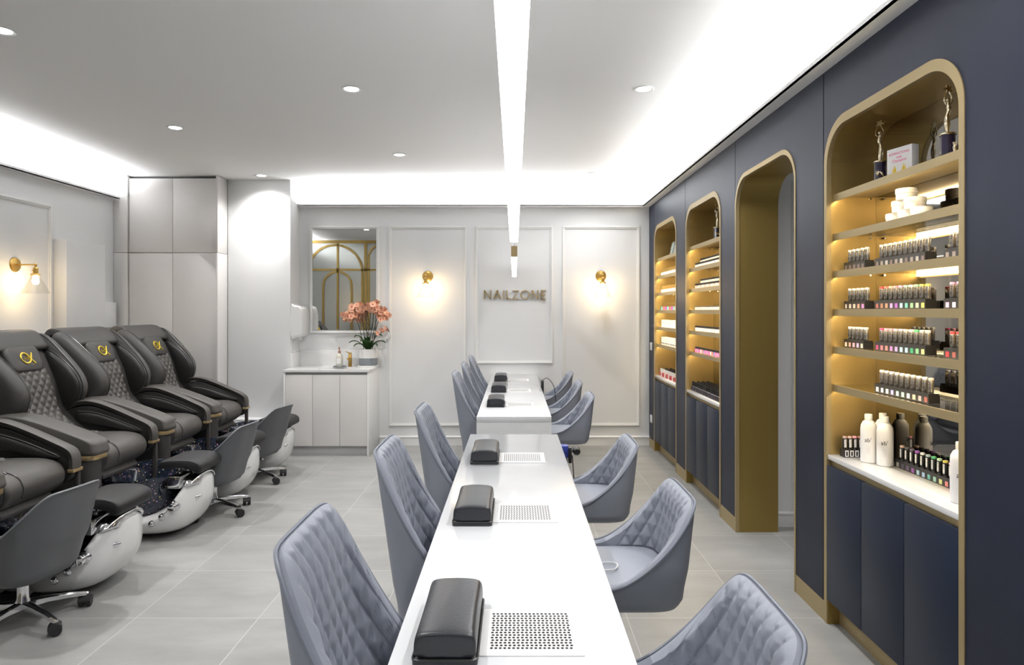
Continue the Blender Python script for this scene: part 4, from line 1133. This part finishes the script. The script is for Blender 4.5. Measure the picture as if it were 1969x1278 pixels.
# white jars in a pyramid
jm = None
for i, (y, lv, t) in enumerate(((2.865, 0, 'far end of the bottom row'), (2.775, 0, 'middle of the bottom row'), (2.685, 0, 'near end of the bottom row'), (2.82, 1, 'far one of the middle row'), (2.73, 1, 'near one of the middle row'), (2.79, 2, 'top of the pyramid'))):
    lab = 'round white lidded jar, %s' % t+(', second shelf')
    p = (1.63, y, SHZ[1]+lv*.0465)
    if jm is None:
        jm = empty('cream_jar', p, lab, 'jar', group='pyramid of white jars on the second shelf')
        MB().lathe([(.036, 0), (.039, .003), (.039, .026), (.037, .028)], 28).build('body', 'white_matte', jm, smooth=True)
        MB().lathe([(.0415, .026), (.0415, .043), (.040, .046), (.001, .046)], 28).build('lid', 'white_plastic', jm, smooth=True)
        MB().lathe([(.0393, .008), (.0393, .018)], 28).build('label_band', 'white_shade', jm, smooth=True)
    else: dup(jm, p, lab)
# trophies
def star_mb(b, c, r, th, mtx=None):
    st = len(b.v); pts = []
    for k in range(10):
        a = PI/2+2*PI*k/10; rr = r if k % 2 == 0 else r*.42; pts.append((rr*math.cos(a), rr*math.sin(a)))
    b.prism(pts, -th/2, th/2, 'y'); b.xform(Matrix.Translation(c) @ Matrix.Rotation(R(20), 4, 'Y'), st)
def trophy(loc, rz, label):
    r = empty('trophy', loc, label, 'trophy', rz, 'star figure trophies on the top shelves')
    MB().lathe([(.034, 0), (.034, .008), (.031, .011), (.001, .011)], 28).build('foot_disc', 'purple', r, smooth=True)
    MB().lathe([(.024, .011), (.024, .098), (.001, .098)], 28).build('column', 'purple', r, smooth=True)
    MB().lathe([(.028, .098), (.029, .101), (.027, .105), (.012, .108), (.001, .108)], 28).build('collar', 'statue', r, smooth=True)
    b = MB(); b.tube(cat_open([(0, 0, .106), (.002, 0, .13), (.004, 0, .155), (.003, 0, .175), (-.003, 0, .192), (-.002, 0, .208), (.0, 0, .222)], 26), [.006+.0045*math.sin(min(1, i/13)*PI)+(.0015 if 15 < i < 22 else 0) for i in range(27)], 10)
    b.sphere((-.001, 0, .231), .0085, 10, 8)
    b.tube(cat_open([(-.006, 0, .214), (-.016, -.002, .225), (-.014, -.002, .246), (-.004, 0, .262)], 12), .0032, 6)
    b.tube(cat_open([(.006, 0, .214), (.015, .002, .228), (.012, .002, .247), (.002, 0, .262)], 12), .0032, 6)
    star_mb(b, (-.001, 0, .272), .019, .006)
    b.build('figure', 'statue', r, smooth=True, angle=R(60))
    b = MB(); b.tube(cat_open([(-.012, -.025, .04), (-.004, -.029, .055), (.006, -.028, .045), (.014, -.024, .030)], 12), [.004+.002*math.sin(i) for i in range(13)], 6); star_mb(b, (-.012, -.028, .052), .012, .003)
    b.build('emblem', 'statue', r, smooth=True, angle=R(60))
    b = MB(); b.lathe([(.009, .0), (.005, .006), (.006, .03), (.009, .045), (.004, .055), (.001, .056)], 12, (0, .040, 0)); b.sphere((0, .040, .060), .006, 8, 6); b.tube([(0, .034, .05), (0, .030, .066)], .0025, 5); b.tube([(0, .046, .05), (0, .049, .066)], .0025, 5)
    b.build('side_figure', 'statue', r, smooth=True)
trophy((1.615, 2.965, SHZ[0]), R(-25), 'gold star-figure trophy with purple column left of the white box')
trophy((1.615, 2.50, SHZ[0]), R(180), 'gold star-figure trophy with purple column right of the white box')
trophy((1.60, 5.30, SHZ[0]), 0, 'star-figure trophy on the top shelf of the middle niche')
# award box
bxr = empty('award_box', (1.605, 2.80, SHZ[0]), 'white box with pink lettering and gold wings between the trophies', 'box', R(14))
MB().box(0, .035, -.065, .065, 0, .128).build('carton', 'white_matte', bxr, bevel=.001)
for s_, z_, sz in (('INTERNATIONAL', .100, .014), ('NAIL', .083, .014), ('Champion', .068, .018)):
    t_ = text_mb(s_, sz, .0002); t_.xform(Matrix(((0, 0, 1, -.0004), (-1, 0, 0, 0), (0, 1, 0, z_), (0, 0, 0, 1)))); t_.build('lettering', 'pink_ink', bxr)
b = MB()
for sg_ in (-1, 1):
    for k in range(7):
        a0 = R(95-k*9); ln_ = .052-.004*k
        p0 = Vector((sg_*.012, .012)); d_ = Vector((sg_*math.cos(a0-R(20)), math.sin(a0-R(20)))); n_ = Vector((-d_.y, d_.x))*.0035
        q_ = [p0, p0+d_*ln_*.5+n_, p0+d_*ln_, p0+d_*ln_*.5-n_]
        b.add([(-.0006, -v.x, v.y) for v in q_], [(0, 1, 2, 3)])
b.build('gold_wings', 'logo_gold', bxr)

# small goods in the far and middle niches
def small_master(kind):
    b = MB()
    if kind == 'pot':      # glass pot, dark lid
        b.lathe([(.013, 0), (.015, .002), (.015, .024), (.011, .028)], 12); b.mi = 1; b.lathe([(.0145, .028), (.0145, .042), (.001, .042)], 12)
    if kind == 'mini':     # low clear pot
        b.lathe([(.016, 0), (.016, .020), (.012, .022)], 12); b.mi = 1; b.lathe([(.015, .022), (.015, .030), (.001, .030)], 12)
    if kind == 'polish':   # squat bottle, tall cap
        b.lathe([(.015, 0), (.016, .003), (.016, .036), (.008, .042)], 12); b.mi = 1; b.lathe([(.009, .042), (.008, .078), (.001, .079)], 12)
    if kind == 'tube':     # gold-topped colour vial in a coloured carton
        b.box(-.018, .018, -.018, .018, 0, .035); b.mi = 1; b.lathe([(.010, .035), (.010, .07), (.001, .071)], 12)
    if kind == 'carton':
        b.box(-.03, .03, -.034, .034, 0, .075); b.mi = 1; b.box(-.0304, -.0298, -.024, .024, .004, .02)
    return b
sm = {}
def small(kind, name, c0, c1, loc, label, cat, group):
    k = (kind, c0, c1)
    if k not in sm:
        o = small_master(kind).build(name, [M[c0] if isinstance(c0, str) else colmat(c0), M[c1] if isinstance(c1, str) else colmat(c1)], smooth=(kind not in ('carton',)), loc=loc)
        tag(o, label, cat, group); sm[k] = o; return o
    o = sm[k].copy(); C.objects.link(o); o.location = loc; o['label'] = label; o['group'] = group; return o
def srow(kind, name, c0s, c1, x, y0, dy, n, z, what, where, cat, group):
    for i in range(n):
        c0 = c0s[i % len(c0s)]
        small(kind, name, c0, c1, (x, y0-i*dy, z), '%s %s from the far end, %s' % (ORD[i], what, where), cat, group)
# raised steps carrying the rear rows
def riser(x0, x1, y0, y1, z, h, label):
    b = MB(); b.box(x0, x1, y0, y1, z+h-.003, z+h); b.box(x0, x0+.003, y0, y1, z, z+h-.003); b.box(x1-.003, x1, y0, y1, z, z+h-.003)
    tag(b.build('display_riser', 'white_plastic'), label, 'display stand', 'white display risers')
y2 = 5.80
pk = [(.75, .68, .66), (.7, .55, .52), (.72, .62, .6)]
for j, z in ((1, SHZ[1]), (2, SHZ[2])):
    wh = '%s shelf, middle niche' % ORD[j]
    srow('pot', 'powder_pot', ['white_matte', (.75, .68, .66)] if j == 1 else [(.72, .5, .48), (.7, .4, .4), (.75, .66, .62)], 'black_plastic', 1.575, y2, .042, 19, z, 'black-lidded pot', 'front row, '+wh, 'pot', 'front pots on the %s shelf, middle niche' % ORD[j])
    riser(1.600, 1.640, 5.0, 5.83, z, .040, 'white riser under the back pots on the %s shelf, middle niche' % ORD[j])
    srow('pot', 'powder_pot', ['white_matte'], 'black_plastic', 1.62, y2, .042, 19, z+.040, 'black-lidded pot', 'back row, '+wh, 'pot', 'back pots on the %s shelf, middle niche' % ORD[j])
srow('mini', 'powder_pot', [(.75, .68, .6), (.7, .6, .55)], 'silver_pattern', 1.575, y2, .045, 18, SHZ[3], 'silver-lidded pot', 'fourth shelf, middle niche', 'pot', 'silver pots on the fourth shelf, middle niche')
srow('pot', 'powder_pot', [(.62, .60, .66), (.66, .55, .62)], 'black_plastic', 1.575, y2, .040, 20, SHZ[4], 'pale pot', 'fifth shelf, middle niche', 'pot', 'pale pots on the fifth shelf, middle niche')
srow('pot', 'powder_pot', [(.75, .15, .45), (.7, .2, .35), (.45, .2, .5), (.75, .1, .3), (.6, .5, .6), (.8, .2, .15), (.15, .2, .4)], 'black_plastic', 1.575, y2, .040, 20, SHZ[5], 'bright pot', 'lowest shelf, middle niche', 'pot', 'bright pots on the lowest shelf, middle niche')
for q in range(4):
    srow('polish', 'nail_polish', [(.03, .03, .035), (.05, .04, .05)], 'black_plastic', 1.545+q*.042, y2+.01, .045, 19, CTZ, 'black polish', '%s row back on the middle counter' % ORD[q], 'nail polish', 'black polishes on the middle counter')
y1_ = 7.12
srow('tube', 'colour_vial', ['white_matte'], 'brass', 1.575, y1_, .045, 18, SHZ[1], 'gold-capped vial', 'second shelf, far niche', 'vial', 'vials on the second shelf, far niche')
srow('tube', 'colour_vial', ['white_matte', (.8, .78, .72)], 'brass', 1.575, y1_, .045, 18, SHZ[2], 'gold-capped vial', 'third shelf, far niche', 'vial', 'vials on the third shelf, far niche')
srow('tube', 'colour_vial', [(.15, .5, .5), (.2, .55, .55), (.7, .12, .2), (.75, .2, .1), (.35, .08, .4), (.5, .05, .3)], 'brass', 1.575, y1_, .045, 18, SHZ[3], 'gold-capped coloured vial', 'fourth shelf, far niche', 'vial', 'vials on the fourth shelf, far niche')
srow('carton', 'small_carton', ['white_matte'], 'white_shade', 1.59, y1_-.02, .075, 11, SHZ[4], 'white carton', 'fifth shelf, far niche', 'carton', 'white cartons on the fifth shelf, far niche')
srow('carton', 'small_carton', ['white_matte', 'white_matte', 'white_matte'], 'ink', 1.59, y1_-.02, .075, 11, SHZ[5], 'white carton', 'lowest shelf, far niche', 'carton', 'white cartons on the lowest shelf, far niche')
for q, cs in enumerate(([(.45, .05, .08), (.7, .6, .55), (.3, .05, .05)], [(.6, .45, .4), (.7, .1, .15), (.3, .2, .2)], [(.2, .08, .08), (.65, .3, .25), (.7, .65, .6)])):
    srow('polish', 'nail_polish', cs, 'black_plastic' if q else 'white_plastic', 1.555+q*.05, y1_+.0, .055, 15, CTZ, 'small polish', '%s row back on the far counter' % ORD[q], 'nail polish', 'assorted polishes on the far counter')
# glass award plaques on the far niche's top shelf
for i, (y, h_, t) in enumerate(((6.86, .15, 'farther'), (6.72, .175, 'nearer'))):
    r = empty('glass_plaque', (1.60, y, SHZ[0]), '%s pale green glass plaque on the far niche top shelf' % t, 'plaque', group='glass plaques in the far niche')
    b = MB(); b.box(-.010, .004, -.058, .058, .002, h_); b.xform(Matrix.Rotation(R(12), 4, 'Y')); b.build('plate', 'award', r, bevel=.002)
    b = MB()
    for q in range(6): b.box(-.0112, -.0098, -.04, .04-.01*(q % 3), .03+q*.018, .034+q*.018)
    b.xform(Matrix.Rotation(R(12), 4, 'Y')); b.build('engraving', 'white_matte', r)
    MB().prism([(-.02, 0), (.05, 0), (.03, .004), (-.02, .004)], -.03, .03, 'y').build('stand', 'award', r)
